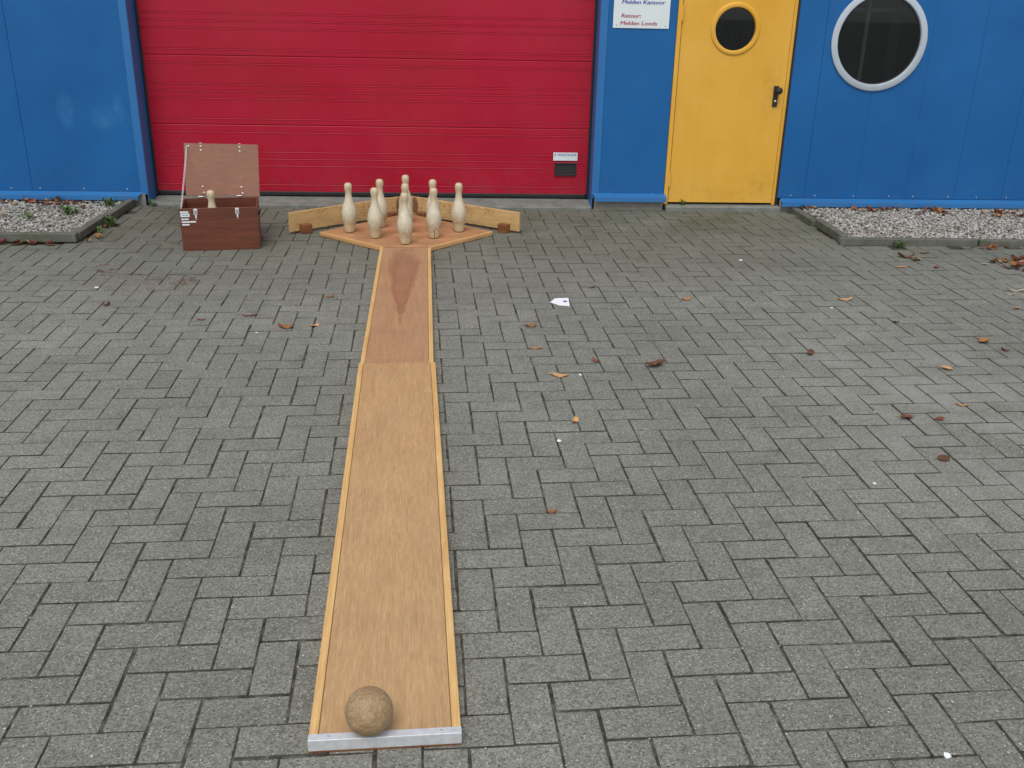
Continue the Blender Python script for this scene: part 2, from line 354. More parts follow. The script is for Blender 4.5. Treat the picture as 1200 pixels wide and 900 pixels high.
M = dict(
    brick=mat_brick(), joint=mat_joint(),
    kerb=mat_concrete('kerb_concrete', (0.135, 0.135, 0.118), 0.55),
    sill=mat_concrete('sill_concrete', (0.20, 0.205, 0.19), 0.25),
    plinth=mat_concrete('plinth_concrete', (0.24, 0.225, 0.20), 0.2),
    blue=mat_paint('blue_sheet', (0.0085, 0.093, 0.278), (0.012, 0.118, 0.330)),
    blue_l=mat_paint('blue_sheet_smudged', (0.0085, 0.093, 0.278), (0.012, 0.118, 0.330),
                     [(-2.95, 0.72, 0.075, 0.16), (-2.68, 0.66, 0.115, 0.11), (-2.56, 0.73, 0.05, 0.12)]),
    trim=mat_paint('blue_trim', (0.013, 0.130, 0.35), (0.019, 0.150, 0.39), rough=0.36, dirt=0.35, spec=0.5),
    red=mat_paint('red_door_paint', (0.345, 0.004, 0.020), (0.400, 0.006, 0.029), rough=0.40, dirt=0.22, rib=True, spec=0.24),
    yellow=mat_paint('yellow_door_paint', (0.66, 0.338, 0.034), (0.72, 0.405, 0.070), rough=0.38, dirt=0.22),
    black=simple('black_rubber', (0.012, 0.012, 0.014), 0.6),
    dark=simple('dark_interior', (0.055, 0.056, 0.054), 0.9, var=.3, scale=5),
    greyframe=simple('grey_metal', (0.30, 0.32, 0.33), 0.5),
    wire=simple('pane_wire', (0.10, 0.10, 0.10), 0.6),
    teal=simple('teal_paint', (0.02, 0.10, 0.11), 0.6),
    white=simple('white_ring_paint', (0.43, 0.48, 0.53), 0.4, var=0.06, scale=8),
    signw=simple('white_sign', (0.66, 0.72, 0.72), 0.4, var=0.03, scale=6),
    inkblue=simple('blue_ink', (0.035, 0.05, 0.30), 0.5), inkred=simple('red_ink', (0.34, 0.025, 0.07), 0.5),
    alu=simple('aluminium', (0.66, 0.67, 0.69), 0.5, 0.45, 0.1, 60, 0.1),
    steel=simple('zinc', (0.72, 0.71, 0.69), 0.45, 0.3, 0.12, 200),
    screw=simple('screw_head', (0.45, 0.46, 0.47), 0.4, 0.6),
    ply=mat_wood('lane_plywood', (0.490, 0.312, 0.155), (0.450, 0.277, 0.132), (0.400, 0.236, 0.108), 'Y', 0.06, 60, 0.5, 0.16),
    ply_red=mat_wood('worn_plywood', (0.435, 0.270, 0.147), (0.395, 0.234, 0.123), (0.345, 0.192, 0.096), 'Y', 0.06, 60, 0.46, 0.2,
                     stain=(0.0, 1.32, 0.105, 0.72, (0.225, 0.080, 0.044), 0.62)),
    deck=mat_wood('deck_plywood', (0.48, 0.265, 0.135), (0.43, 0.222, 0.107), (0.34, 0.160, 0.074), 'X', 0.05, 30, 0.5, 0.5),
    pine=mat_wood('pine', (0.68, 0.45, 0.195), (0.62, 0.385, 0.150), (0.52, 0.30, 0.10), 'Y', 0.03, 60, 0.5, 0.25),
    pinex=mat_wood('pine_edging', (0.60, 0.36, 0.16), (0.52, 0.285, 0.115), (0.40, 0.20, 0.075), 'X', 0.03, 60, 0.5, 0.35),
    board=mat_wood('backstop_pine', (0.60, 0.40, 0.175), (0.54, 0.345, 0.145), (0.45, 0.27, 0.105), 'X', 0.06, 40, 0.55, 0.35, specks=0.7),
    block=mat_wood('block_wood', (0.26, 0.105, 0.035), (0.20, 0.075, 0.025), (0.13, 0.045, 0.016), 'X', 0.1, 60, 0.5, 0.3),
    chest=mat_wood('chest_stain', (0.152, 0.044, 0.021), (0.122, 0.034, 0.016), (0.088, 0.024, 0.012), 'X', 0.08, 26, 0.42, 0.4),
    lid=mat_wood('lid_inside', (0.275, 0.128, 0.080), (0.252, 0.112, 0.069), (0.225, 0.096, 0.058), 'X', 0.2, 60, 0.5, 0.15),
    pin=mat_pin(), pin_c=mat_pin(True), ball=mat_ball(),
    glass=mat_glass('window_glass', (0.62, 0.66, 0.66)), glass2=mat_glass('door_glass', (0.6, 0.63, 0.62)),
    gravel=mat_gravel(), bed=mat_concrete('bed_soil', (0.11, 0.095, 0.075), 0.3),
    leaf_o=mat_leaf('leaf_orange', (0.22, 0.075, 0.018), (0.42, 0.19, 0.05)),
    leaf_t=mat_leaf('leaf_tan', (0.30, 0.155, 0.065), (0.46, 0.28, 0.13)),
    leaf_b=mat_leaf('leaf_brown', (0.075, 0.028, 0.012), (0.17, 0.065, 0.028)),
    leaf_r=mat_leaf('leaf_red', (0.14, 0.028, 0.018), (0.26, 0.075, 0.045)),
    leaf_p=mat_leaf('leaf_pale', (0.34, 0.29, 0.20), (0.50, 0.44, 0.33)),
    weed=mat_leaf('weed_green', (0.045, 0.085, 0.018), (0.10, 0.17, 0.035)),
    paper=simple('white_paper', (0.80, 0.82, 0.84), 0.7, var=0.04),
)

# ------------------------------------------------------------------ object helpers
def tag(o, label=None, cat=None, group=None, kind=None):
    if label: o['label'] = label
    if cat: o['category'] = cat
    if group: o['group'] = group
    if kind: o['kind'] = kind
    return o
def empty(name, loc=(0, 0, 0), rz=0.0):
    o = bpy.data.objects.new(name, None); o.empty_display_size = 0.05; COL.objects.link(o)
    o.location = loc; o.rotation_euler = (0, 0, rz); return o
def link(name, me, mat=None, parent=None, loc=None, rot=None):
    o = bpy.data.objects.new(name, me); COL.objects.link(o)
    if mat and not me.materials: me.materials.append(mat)
    if parent: o.parent = parent
    if loc is not None: o.location = loc
    if rot is not None: o.rotation_euler = rot
    return o
def bm_mesh(bm, smooth=False, name='mesh'):
    bmesh.ops.recalc_face_normals(bm, faces=bm.faces)
    me = bpy.data.meshes.new(name); bm.to_mesh(me); bm.free()
    if smooth:
        for p in me.polygons: p.use_smooth = True
    return me
def box_mesh(x0, x1, y0, y1, z0, z1, bev=0.0, seg=1):
    bm = bmesh.new()
    bmesh.ops.create_cube(bm, size=1.0)
    for v in bm.verts:
        v.co = Vector((x0+(v.co.x+.5)*(x1-x0), y0+(v.co.y+.5)*(y1-y0), z0+(v.co.z+.5)*(z1-z0)))
    if bev: bmesh.ops.bevel(bm, geom=bm.edges[:], offset=bev, segments=seg, affect='EDGES', profile=0.5)
    return bm_mesh(bm)
def box(name, x0, x1, y0, y1, z0, z1, mat, parent=None, bev=0.0, seg=1):
    return link(name, box_mesh(x0, x1, y0, y1, z0, z1, bev, seg), mat, parent)
def prism_mesh(pts, axis, a, b, bev=0.0):
    """extrude a 2-D outline; axis 'Y': pts are (x,z); axis 'X': (y,z); axis 'Z': (x,y)"""
    bm = bmesh.new()
    def mk(p, t): return {'Y': (p[0], t, p[1]), 'X': (t, p[0], p[1]), 'Z': (p[0], p[1], t)}[axis]
    A = [bm.verts.new(mk(p, a)) for p in pts]; B = [bm.verts.new(mk(p, b)) for p in pts]
    bm.faces.new(A); bm.faces.new(B[::-1]); n = len(pts)
    for i in range(n): bm.faces.new((A[i], B[i], B[(i+1) % n], A[(i+1) % n]))
    if bev:
        bmesh.ops.bevel(bm, geom=bm.edges[:], offset=bev, segments=2, affect='EDGES', profile=0.5)
    return bm_mesh(bm)
def lathe_mesh(prof, seg=32, axis='Z'):
    bm = bmesh.new(); rings = []
    for r, z in prof:
        if r < 1e-6: rings.append([bm.verts.new((0, 0, z))])
        else: rings.append([bm.verts.new((r*math.cos(2*math.pi*i/seg), r*math.sin(2*math.pi*i/seg), z)) for i in range(seg)])
    for A, B in zip(rings, rings[1:]):
        for i in range(seg):
            j = (i+1) % seg
            if len(A) == 1 and len(B) == 1: continue
            if len(A) == 1: bm.faces.new((A[0], B[i], B[j]))
            elif len(B) == 1: bm.faces.new((A[i], B[0], A[j]))
            else: bm.faces.new((A[i], B[i], B[j], A[j]))
    if axis == 'Y':
        for v in bm.verts: v.co = Vector((v.co.x, -v.co.z, v.co.y))      # z of the profile points to the camera (-Y)
    return bm_mesh(bm, True)
def auto_smooth(me, deg=35):
    me.set_sharp_from_angle(angle=math.radians(deg))
def tube_ring(r, t, seg=36, tseg=8, axis='Y', rx=1.0):
    bm = bmesh.new(); R_ = []
    for i in range(seg):
        a = 2*math.pi*i/seg; ring = []
        for j in range(tseg):
            b = 2*math.pi*j/tseg
            rr = r+t*math.cos(b); x, y, z = rr*math.cos(a)*rx, t*math.sin(b), rr*math.sin(a)
            ring.append(bm.verts.new((x, y, z) if axis == 'Y' else (x, z, y)))
        R_.append(ring)
    for i in range(seg):
        for j in range(tseg):
            bm.faces.new((R_[i][j], R_[(i+1) % seg][j], R_[(i+1) % seg][(j+1) % tseg], R_[i][(j+1) % tseg]))
    return bm_mesh(bm, True)
def dome_screw(r=0.007, h=0.003):
    return lathe_mesh([(r, 0), (r*0.92, h*0.5), (r*0.6, h*0.9), (0, h)], 12, 'Y')
def text_mesh(body, size, shear=0.0, ext=0.0005, bold=0.0):
    cu = bpy.data.curves.new('t', 'FONT'); cu.body = body; cu.size = size; cu.shear = shear; cu.extrude = ext; cu.offset = bold; cu.resolution_u = 3
    o = bpy.data.objects.new('t', cu); COL.objects.link(o)
    dg = bpy.context.evaluated_depsgraph_get(); me = bpy.data.meshes.new_from_object(o.evaluated_get(dg))
    bpy.data.objects.remove(o); bpy.data.curves.remove(cu)
    me.transform(Matrix.Rotation(math.pi/2, 4, 'X'))       # stand it up, facing -Y
    return me
def join_meshes(lst):
    """[(mesh, matrix, slot)] -> one mesh"""
    bm = bmesh.new()
    for me, mt, slot in lst:
        n0 = len(bm.faces); v0 = len(bm.verts); bm.from_mesh(me); bm.faces.ensure_lookup_table(); bm.verts.ensure_lookup_table()
        for f in bm.faces[n0:]: f.material_index = slot
        bmesh.ops.transform(bm, matrix=mt, verts=bm.verts[v0:])
    me = bpy.data.meshes.new('joined'); bm.to_mesh(me); bm.free(); return me

# ================================================================== GROUND: sand bed + herringbone bricks
gm = bpy.data.meshes.new('ground'); gm.from_pydata([(-60, -60, -.0046), (60, -60, -.0046), (60, 60, -.0046), (-60, 60, -.0046)], [], [(0, 1, 2, 3)])
ground = tag(link('ground', gm, M['joint']), kind='structure')
U, GA = 0.1063, 0.0406
GX, GY = 0.1214, 1.9716
ca, sa = math.cos(GA), math.sin(GA)
YW = 7.72                                     # face of the blue cladding
YR = 7.92                                     # face of the red door
def gridpos(u, v): return (GX+u*U*ca-v*U*sa, GY+u*U*sa+v*U*ca)
def in_bed(x, y): return (x < -2.52 and y > 6.47) or (x > 2.70 and y > 6.55)
cells = []
for v in range(-22, 66):
    for u in range(-66, 66):
        s = (u+v) % 4
        if s == 0: c = gridpos(u+1, v+.5); cells.append((c, 0))
        elif s == 2: c = gridpos(u+.5, v+1); cells.append((c, 1))       # V brick, rows v and v+1
cells = [c for c in cells if -5.2 < c[0][0] < 6.2 and -0.3 < c[0][1] < YR-0.02 and not in_bed(*c[0])]
cells = [c for c in cells if c[0][1] < YW+0.03 or (-2.36 < c[0][0] < 1.04)]
JW = 0.0052
def brick_mesh(bev, seg):
    bm = bmesh.new(); bmesh.ops.create_cube(bm, size=1.0)
    for q in bm.verts: q.co = Vector((q.co.x*(2*U-JW), q.co.y*(U-JW), (q.co.z-.5)*0.05))
    bm.normal_update()
    top = [e for e in bm.edges if all(w_.co.z > -0.01 for w_ in e.verts)]
    vert = [e for e in bm.edges if abs(e.verts[0].co.z-e.verts[1].co.z) > .01]
    bmesh.ops.bevel(bm, geom=top+vert, offset=bev, segments=seg, affect='EDGES', profile=0.5)
    bm.faces.ensure_lookup_table()
    bmesh.ops.delete(bm, geom=[f for f in bm.faces if f.normal.z < -0.9], context='FACES')
    # knocked corners and slightly wavy edges, a little different in every variant
    for q in bm.verts:
        if q.co.z > -0.02:
            q.co.x += random.uniform(-.0007, .0007); q.co.y += random.uniform(-.0007, .0007)
            if abs(q.co.x) > U-JW/2-.006 and abs(q.co.y) > U/2-JW/2-.006 and random.random() < .3: q.co.z -= random.uniform(0, .0012)
    return bm_mesh(bm)
variants = [brick_mesh(random.uniform(.0026, .0038), 2) for _ in range(10)]
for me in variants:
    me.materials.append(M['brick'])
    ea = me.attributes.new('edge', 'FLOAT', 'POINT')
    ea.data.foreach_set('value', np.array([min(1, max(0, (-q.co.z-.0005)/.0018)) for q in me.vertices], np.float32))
def placed(c, o):
    jx, jy = random.gauss(0, .0010), random.gauss(0, .0010)
    rz = GA+o*math.pi/2+random.gauss(0, .007)+(math.pi if random.random() < .5 else 0)
    return Matrix.Translation((c[0]+jx, c[1]+jy, -min(.003, abs(random.gauss(0, .0011))))) @ Matrix.Rotation(rz, 4, 'Z') @ Matrix.Rotation(random.gauss(0, .0035), 4, 'Y') @ Matrix.Rotation(random.gauss(0, .006), 4, 'X')
def lane_hides(c):
    t = (c[1]-1.76)/2.4; xc = -.166-.107*t
    return 1.8 < c[1] < 6.3 and abs(c[0]-xc) < 0.09
def seen(c):
    if c[1] < 0.9: return False
    px, py = project((c[0], c[1], 0)); return -40 < px < 1240 and py < 935 and not lane_hides(c)
order = sorted(cells, key=lambda c: (not seen(c[0]), (Vector((c[0][0], c[0][1], 0))-CPOS).length))
near, far = order[:300], order[300:]
for c, o in near:
    b = link('brick', random.choice(variants), parent=ground); b.matrix_local = placed(c, o)
    tone = min(1, max(0, random.gauss(.5, .11))); b.color = (tone, tone, tone, 1)
vs, fs, tn, eg = [], [], [], []
arr = [(np.array([q.co[:] for q in me.vertices]), [tuple(p.vertices) for p in me.polygons], np.clip((-np.array([q.co.z for q in me.vertices])-.0005)/.0018, 0, 1)) for me in variants]
base = 0
for c, o in far:
    co, pf, ee = random.choice(arr); eg.append(ee); mt = np.array(placed(c, o))
    vs.append(co @ mt[:3, :3].T + mt[:3, 3]); fs += [tuple(i+base for i in p) for p in pf]
    tn.append(np.full(len(co), min(1, max(0, random.gauss(.5, .11))))); base += len(co)
me = bpy.data.meshes.new('bricks'); me.from_pydata(np.concatenate(vs), [], fs)
at = me.attributes.new('tone', 'FLOAT', 'POINT'); at.data.foreach_set('value', np.concatenate(tn).astype(np.float32))
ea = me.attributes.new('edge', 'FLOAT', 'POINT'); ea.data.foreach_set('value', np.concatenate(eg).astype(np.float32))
bricks = tag(link('bricks', me, M['brick'], ground), kind='stuff'); bricks.color = (0, 0, 0, 1)

fm = bpy.data.meshes.new('far_paving')
fm.from_pydata([(x, y, -.004) for x, y in ((-60, -60), (60, -60), (60, -.45), (-60, -.45), (-60, 7.7), (-5.3, 7.7), (-5.3, -.45), (6.3, -.45), (6.3, 7.7), (60, 7.7))], [], [(0, 1, 2, 3), (3, 6, 5, 4), (7, 2, 9, 8)])
tag(link('pavement', fm, M['brick']), kind='structure').color = (.5, .5, .5, 1)

# ================================================================== GRAVEL BEDS AND KERBS
ico = bmesh.new(); bmesh.ops.create_icosphere(ico, subdivisions=1, radius=1.0)
IV = np.array([v.co[:] for v in ico.verts]); IF = np.array([[v.index for v in f.verts] for f in ico.faces]); ico.free()
rng = np.random.default_rng(5)
def gravel(name, x0, x1, y0, y1, n, z):
    P = np.stack([rng.uniform(x0, x1, n), rng.uniform(y0, y1, n), z+rng.uniform(-.006, .010, n)], 1)
    V = np.empty((n, 12, 3)); T = np.repeat(np.clip(rng.normal(.5, .24, n), 0, 1), 12)
    for i in range(n):
        sc = rng.choice([.004, .006, .008, .010, .013])*rng.uniform(.8, 1.15)*np.array([1, rng.uniform(.6, 1), rng.uniform(.45, .8)])
        v = IV*(1+rng.uniform(-.22, .22, (12, 1)))*sc
        a = rng.uniform(0, 6.28); t = rng.uniform(-.5, .5)
        v = v @ np.array([[1, 0, 0], [0, math.cos(t), -math.sin(t)], [0, math.sin(t), math.cos(t)]]).T
        v = v @ np.array([[math.cos(a), -math.sin(a), 0], [math.sin(a), math.cos(a), 0], [0, 0, 1]]).T
        V[i] = v+P[i]
    F = (IF[None]+(np.arange(n)*12)[:, None, None]).reshape(-1, 3)
    me = bpy.data.meshes.new(name); me.from_pydata(V.reshape(-1, 3), [], F.tolist())
    at = me.attributes.new('tone', 'FLOAT', 'POINT'); at.data.foreach_set('value', T.astype(np.float32))
    return link(name, me, M['gravel'])
KZ = 0.046
tag(gravel('gravel', -5.2, -2.60, 6.54, 7.70, 16000, .028), 'pale gravel filling the bed left of the red door', 'gravel', kind='stuff')
tag(gravel('gravel', 2.78, 6.2, 6.62, 7.70, 21000, .028), 'pale gravel filling the bed below the round window', 'gravel', kind='stuff')
tag(box('bed_soil', -5.2, -2.585, 6.525, 7.735, -.008, .024, M['bed']), kind='structure')
tag(box('bed_soil', 2.765, 6.2, 6.605, 7.735, -.008, .024, M['bed']), kind='structure')
def kerb(stones):
    k = tag(empty('kerb', (0, 0, 0)), kind='structure')
    for (x0, x1, y0, y1) in stones:
        g = .0025
        o = box('edging_stone', x0+g, x1-g, y0+g, y1-g, -.011, KZ+random.uniform(-.004, .003), M['kerb'], k, .006, 2)
        o.rotation_euler = (random.gauss(0, .002), random.gauss(0, .003), random.gauss(0, .0015))
xs = [-5.2, -4.5, -3.5, -2.52]
kerb([(a, b, 6.465, 6.525) for a, b in zip(xs, xs[1:])] + [(-2.58, -2.52, 6.525, 7.10), (-2.58, -2.52, 7.10, 7.655)])
xs = [2.70, 3.70, 4.70, 5.70, 6.3]
kerb([(a, b, 6.545, 6.605) for a, b in zip(xs, xs[1:])] + [(2.70, 2.76, 6.605, 7.15), (2.70, 2.76, 7.15, 7.655)])

# ================================================================== BUILDING
bld = tag(empty('industrial_building', (0, YW, 0)), 'low blue sheet metal industrial building with red overhead door and yellow entrance door', 'building')
O = Matrix.Translation((0, -YW, 0))
def bpart(name, me, mat, parent=bld):
    """mesh given in world coordinates, re-based on the building's origin"""
    me.transform(O); return link(name, me, mat, parent)
HW = 3.6                                       # wall height
RX0, RX1, RZ1 = -2.412, 1.072, 3.05            # red door opening in the cladding
DX0, DX1, DZ1 = 1.652, 2.572, 2.16             # yellow door opening
WX, WZ, WR = 3.225, 1.318, 0.345                # round window
BZ = 0.105                                     # bottom of the cladding
TH = 0.04
def panel(x0, x1, z0, z1, mat=None, g=None):
    g = random.choice((.0004, .0006, .0010)) if g is None else g
    return bpart('cladding_panel', box_mesh(x0+g, x1-g, YW, YW+TH, z0, z1, .0015), mat or M['blue'])
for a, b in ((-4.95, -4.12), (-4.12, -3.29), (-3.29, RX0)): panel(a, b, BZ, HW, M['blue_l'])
panel(RX0, RX1, RZ1, HW); panel(RX1, DX0, BZ, HW); panel(DX0, DX1, DZ1+.01, HW)
panel(DX1, 2.802, BZ, HW)
def notched(x0, x1, side):
    n = 40; arc = [(WX+WR*math.sin(math.pi*i/n)*side, WZ-WR*math.cos(math.pi*i/n)) for i in range(n+1)]
    g = .0005
    if side < 0: pts = [(x0+g, BZ), (WX-g, BZ)] + [(min(p[0], WX-g), p[1]) for p in arc] + [(WX-g, HW), (x0+g, HW)]
    else: pts = [(x1-g, BZ), (WX+g, BZ)] + [(max(p[0], WX+g), p[1]) for p in arc] + [(WX+g, HW), (x1-g, HW)]
    bpart('cladding_panel', prism_mesh(pts, 'Y', YW, YW+TH), M['blue'])
notched(2.802, WX, -1); notched(WX, 3.64, 1)
for a, b in zip((3.64, 4.045, 4.445, 4.85, 5.255), (4.045, 4.445, 4.85, 5.255, 5.66)): panel(a, b, BZ, HW)
# backing behind the seams (with the openings left free)
for a, b, z0, z1 in ((-4.95, RX0-.01, 0.0, HW), (RX0-.01, RX1+.01, RZ1+.01, HW), (RX1+.01, DX0-.01, 0, HW), (DX0-.01, DX1+.01, DZ1+.05, HW), (DX1+.01, WX-.46, 0, HW), (WX-.46, WX+.46, 0, WZ-.46), (WX-.46, WX+.46, WZ+.46, HW), (WX+.46, 5.66, 0, HW)):
    bpart('inner_wall', box_mesh(a, b, YW+TH+.004, YW+TH+.14, z0-.05, z1), M['dark'])
bpart('side_wall', box_mesh(-4.99, -4.955, YW, YW+9, -.05, HW), M['blue'])
bpart('side_wall', box_mesh(5.665, 5.70, YW, YW+9, -.05, HW), M['blue'])
bpart('rear_wall', box_mesh(-4.95, 5.66, YW+8.96, YW+9, -.05, HW), M['blue'])
bpart('roof', box_mesh(-5.08, 5.79, YW-.10, YW+9.1, HW+.002, HW+.16), M['dark'])
bpart('floor_slab', box_mesh(-4.95, 5.66, YR+.10, YW+8.96, -.05, .02), M['dark'])
# concrete plinth below the cladding
for a, b in ((-4.95, RX0-.02), (RX1+.02, DX0-.004), (DX1+.03, 5.66)):
    bpart('plinth', box_mesh(a, b, YW-.020, YW-.0035, -.05, .094, .004), M['plinth'])
# sloping drip flashing with a lit top and a darker front
def flashing(a, b, ml, mr, BZ):
    prof = [(YW-.003, BZ-.001), (YW-.060, BZ-.024), (YW-.062, BZ-.058), (YW-.057, BZ-.058), (YW-.055, BZ-.029), (YW-.003, BZ-.0055)]
    me = prism_mesh(prof, 'X', a, b)
    for v in me.vertices:                      # mitred ends
        k = (YW-v.co.y)/.06
        if ml and abs(v.co.x-a) < 1e-4: v.co.x += ml*k
        if mr and abs(v.co.x-b) < 1e-4: v.co.x -= mr*k
    return bpart('base_flashing', me, M['trim'])
flashing(-4.95, RX0-.025, 0, .04, .106); flashing(RX1-.0, DX0+.012, .02, 0, .130); flashing(DX1+.035, 5.66, -.0, 0, .104)
scr = dome_screw(.0055, .003)
for px, py in ((13, 219), (47, 219), (98, 219), (149, 219), (713, 221), (764, 222.5), (927, 228), (955, 228), (1000, 229.5), (1041, 233), (1069, 233.5), (1110, 235), (1143, 236), (1178, 237)):
    p = W(px, py, YW); p.z = BZ+.020
    link('screw', scr, M['screw'], bld, (p.x, -.0002, p.z))
# corner trims and reveals of the red opening
for s, x in ((-1, RX0), (1, RX1)):
    xo = x+s*.055
    bpart('corner_trim', box_mesh(min(x, xo), max(x, xo), YW-.006, YW-.0008, .085, RZ1, .0012), M['trim'])
    bpart('reveal', box_mesh(x-.0032 if s > 0 else x-.004, x+.004 if s > 0 else x+.0032, YW-.004, YR+.004, .0, RZ1), M['trim'])
bpart('reveal', box_mesh(RX0, RX1, YW-.006, YR, RZ1-.002, RZ1+.006), M['trim'])
bpart('threshold', prism_mesh([(YW-.03, -.05), (YW-.03, .012), (YW-.02, .020), (YR+.10, .046), (YR+.10, -.05)], 'X', RX0+.012, RX1-.0046), M['sill'])
# --- red sectional door: backing, sections with V-grooves, rubber seals
ODX0, ODX1 = RX0+.018, RX1-.018
od = bpart('overhead_door', box_mesh(RX0+.006, RX1-.006, YR+.046, YR+.060, .05, RZ1), M['black'])
bpart('side_seal', box_mesh(RX0+.0045, ODX0+.004, YR-.012, YR+.04, .048, RZ1, .003), M['black'], od)
bpart('side_seal', box_mesh(ODX1-.004, RX1-.0045, YR-.012, YR+.04, .048, RZ1, .003), M['black'], od)
bpart('bottom_seal', box_mesh(ODX0+.006, ODX1-.006, YR-.004, YR+.03, .046, .080, .006), M['black'], od)
def zr(px, py): return W(px, py, YR).z
def section(z0, z1, grooves, first):
    pr = [(YR+.04, z0)]
    if first: pr += [(YR, z0)]
    else: pr += [(YR+.006, z0+.0004), (YR+.0058, z0+.0022), (YR, z0+.0065)]
    for g in grooves:
        # upper lip hangs over a small ledge that faces the sky
        pr += [(YR, g-.0100), (YR-.0030, g-.0085), (YR-.0030, g-.0075), (YR+.0042, g-.0006), (YR+.0042, g+.0002), (YR, g+.0012)]
    pr += [(YR, z1-.0050), (YR+.004, z1-.0006), (YR+.04, z1-.0004)]
    return bpart('door_section', prism_mesh(pr, 'X', ODX0, ODX1), M['red'], od)
zj = 0.598; ph = 0.5135                        # section joint height and section height
J = [0.080, zj] + [zj+ph*k for k in range(1, 6)]
for k in range(len(J)-1):
    z0, z1 = J[k], min(J[k+1], RZ1-.002); top = J[k+1]
    if z1-z0 < .1: break
    mid = top-ph/2
    gr = [mid-.054, mid, mid+.054, top-.052]
    if k: gr = [z0+.052] + gr
    else: gr = [0.138] + gr
    section(z0, z1, [g for g in gr if z0+.02 < g < z1-.02], k == 0)
# maker's plate and black flap low on the right
pl = join_meshes([(box_mesh(-.098, .098, -.003, 0, -.032, .032, .001), Matrix.Identity(4), 0),
                  (text_mesh('WINDSOR', .030, .0), Matrix.Translation((-.067, -.0036, .004)), 1),
                  (box_mesh(-.086, -.079, -.0036, -.003, .005, .025), Matrix.Identity(4), 1),
                  (box_mesh(.079, .086, -.0036, -.003, .005, .025), Matrix.Identity(4), 1)])
pl.materials.append(M['signw']); pl.materials.append(M['inkblue'])
pc = (W(649, 179, YR)+W(676, 188, YR))/2; pl.transform(Matrix.Translation((pc.x, YR-.0042, pc.z)))
o = bpart('maker_plate', pl, None, od); o['label'] = 'white maker plate with blue lettering'
fa, fb = W(650, 190.5, YR), W(674.5, 206, YR)
vx0, vx1, vz0, vz1 = fa.x, fb.x, fb.z, fa.z
fl = join_meshes([(box_mesh(vx0, vx1, YR-.010, YR-.0012, vz1-.012, vz1, .002), Matrix.Identity(4), 0), (box_mesh(vx0, vx1, YR-.010, YR-.0012, vz0, vz0+.014, .002), Matrix.Identity(4), 0),
                  (box_mesh(vx0, vx0+.014, YR-.0096, YR-.0012, vz0+.0145, vz1-.0125), Matrix.Identity(4), 0), (box_mesh(vx1-.014, vx1, YR-.0096, YR-.0012, vz0+.0145, vz1-.0125), Matrix.Identity(4), 0),
                  (prism_mesh([(YR-.0012, vz0+.016), (YR-.005, vz0+.016), (YR-.0022, vz1-.014), (YR-.0012, vz1-.014)], 'X', vx0+.0145, vx1-.0145), Matrix.Identity(4), 0)])
fl.transform(Matrix.Translation((0, -.0034, 0))); o = bpart('flap', fl, M['black'], od); o['label'] = 'small black rectangular flap'

# --- yellow entrance door
YD = YW+.006
ed = None
hx, hz, hr = W(862, 34, YD-.0).x, W(862, 34, YD).z, 0.158
LX0, LX1, LZ0 = DX0+.040, DX1-.034, 0.062
def half(side):
    n = 32; arc = [(hx+hr*math.sin(math.pi*i/n)*side, hz-hr*math.cos(math.pi*i/n)) for i in range(n+1)]
    xe = LX0 if side < 0 else LX1
    return [(xe, LZ0), (hx, LZ0)] + arc + [(hx, DZ1-.03), (xe, DZ1-.03)]
bmx = bmesh.new()
for side in (-1, 1):
    tmp = prism_mesh(half(side), 'Y', YD, YD+.045); bmx.from_mesh(tmp)
bmesh.ops.remove_doubles(bmx, verts=bmx.verts, dist=1e-5)
cut = [f for f in bmx.faces if abs(f.calc_center_median().x-hx) < 1e-4 and abs(f.normal.x) > .9]
bmesh.ops.delete(bmx, geom=cut, context='FACES')
lm = bm_mesh(bmx)
ed = bpart('entrance_door', lm, M['yellow'])
for nm, a, b, z0, z1 in (('door_frame', DX0+.002, DX0+.034, .045, DZ1), ('door_frame', DX1-.030, DX1-.004, .045, DZ1), ('door_frame', DX0+.0345, DX1-.0305, DZ1-.024, DZ1)):
    bpart(nm, box_mesh(a, b, YD-.014 if a < DX0+.01 else YD+.004, YD+.07, z0, z1, .002), M['yellow'], ed)
bpart('gap_seal', box_mesh(DX1-.0038, DX1+.010, YW-.002, YW+.05, .05, DZ1), M['black'], ed)
bpart('gap_seal', box_mesh(LX1+.001, DX1-.0302, YD+.012, YD+.05, .06, DZ1-.03), M['black'], ed)
bpart('gap_seal', box_mesh(LX0-.0055, LX0-.001, YD+.008, YD+.05, .06, DZ1-.03), M['black'], ed)
for zz in (.245, 1.485, 2.0):
    hg = lathe_mesh([(0, -.055), (.0085, -.055), (.0085, .055), (0, .055)], 12); hg.transform(Matrix.Translation((LX0-.003, YD-.012, zz))); auto_smooth(hg)
    bpart('hinge', hg, M['yellow'], ed)
rg = lathe_mesh([(hr-.004, -.03), (hr-.002, .008), (hr+.004, .011), (hr+.024, .010), (hr+.031, .006), (hr+.034, .0008)], 64, 'Y'); auto_smooth(rg, 50)
rg.transform(Matrix.Translation((hx, YD, hz))); bpart('porthole_ring', rg, M['yellow'], ed)
gl = lathe_mesh([(0, .003), (hr, .003), (hr, -.003), (0, -.003)], 48, 'Y'); auto_smooth(gl); gl.transform(Matrix.Translation((hx, YD+.022, hz)))
bpart('pane', gl, M['glass2'], ed)
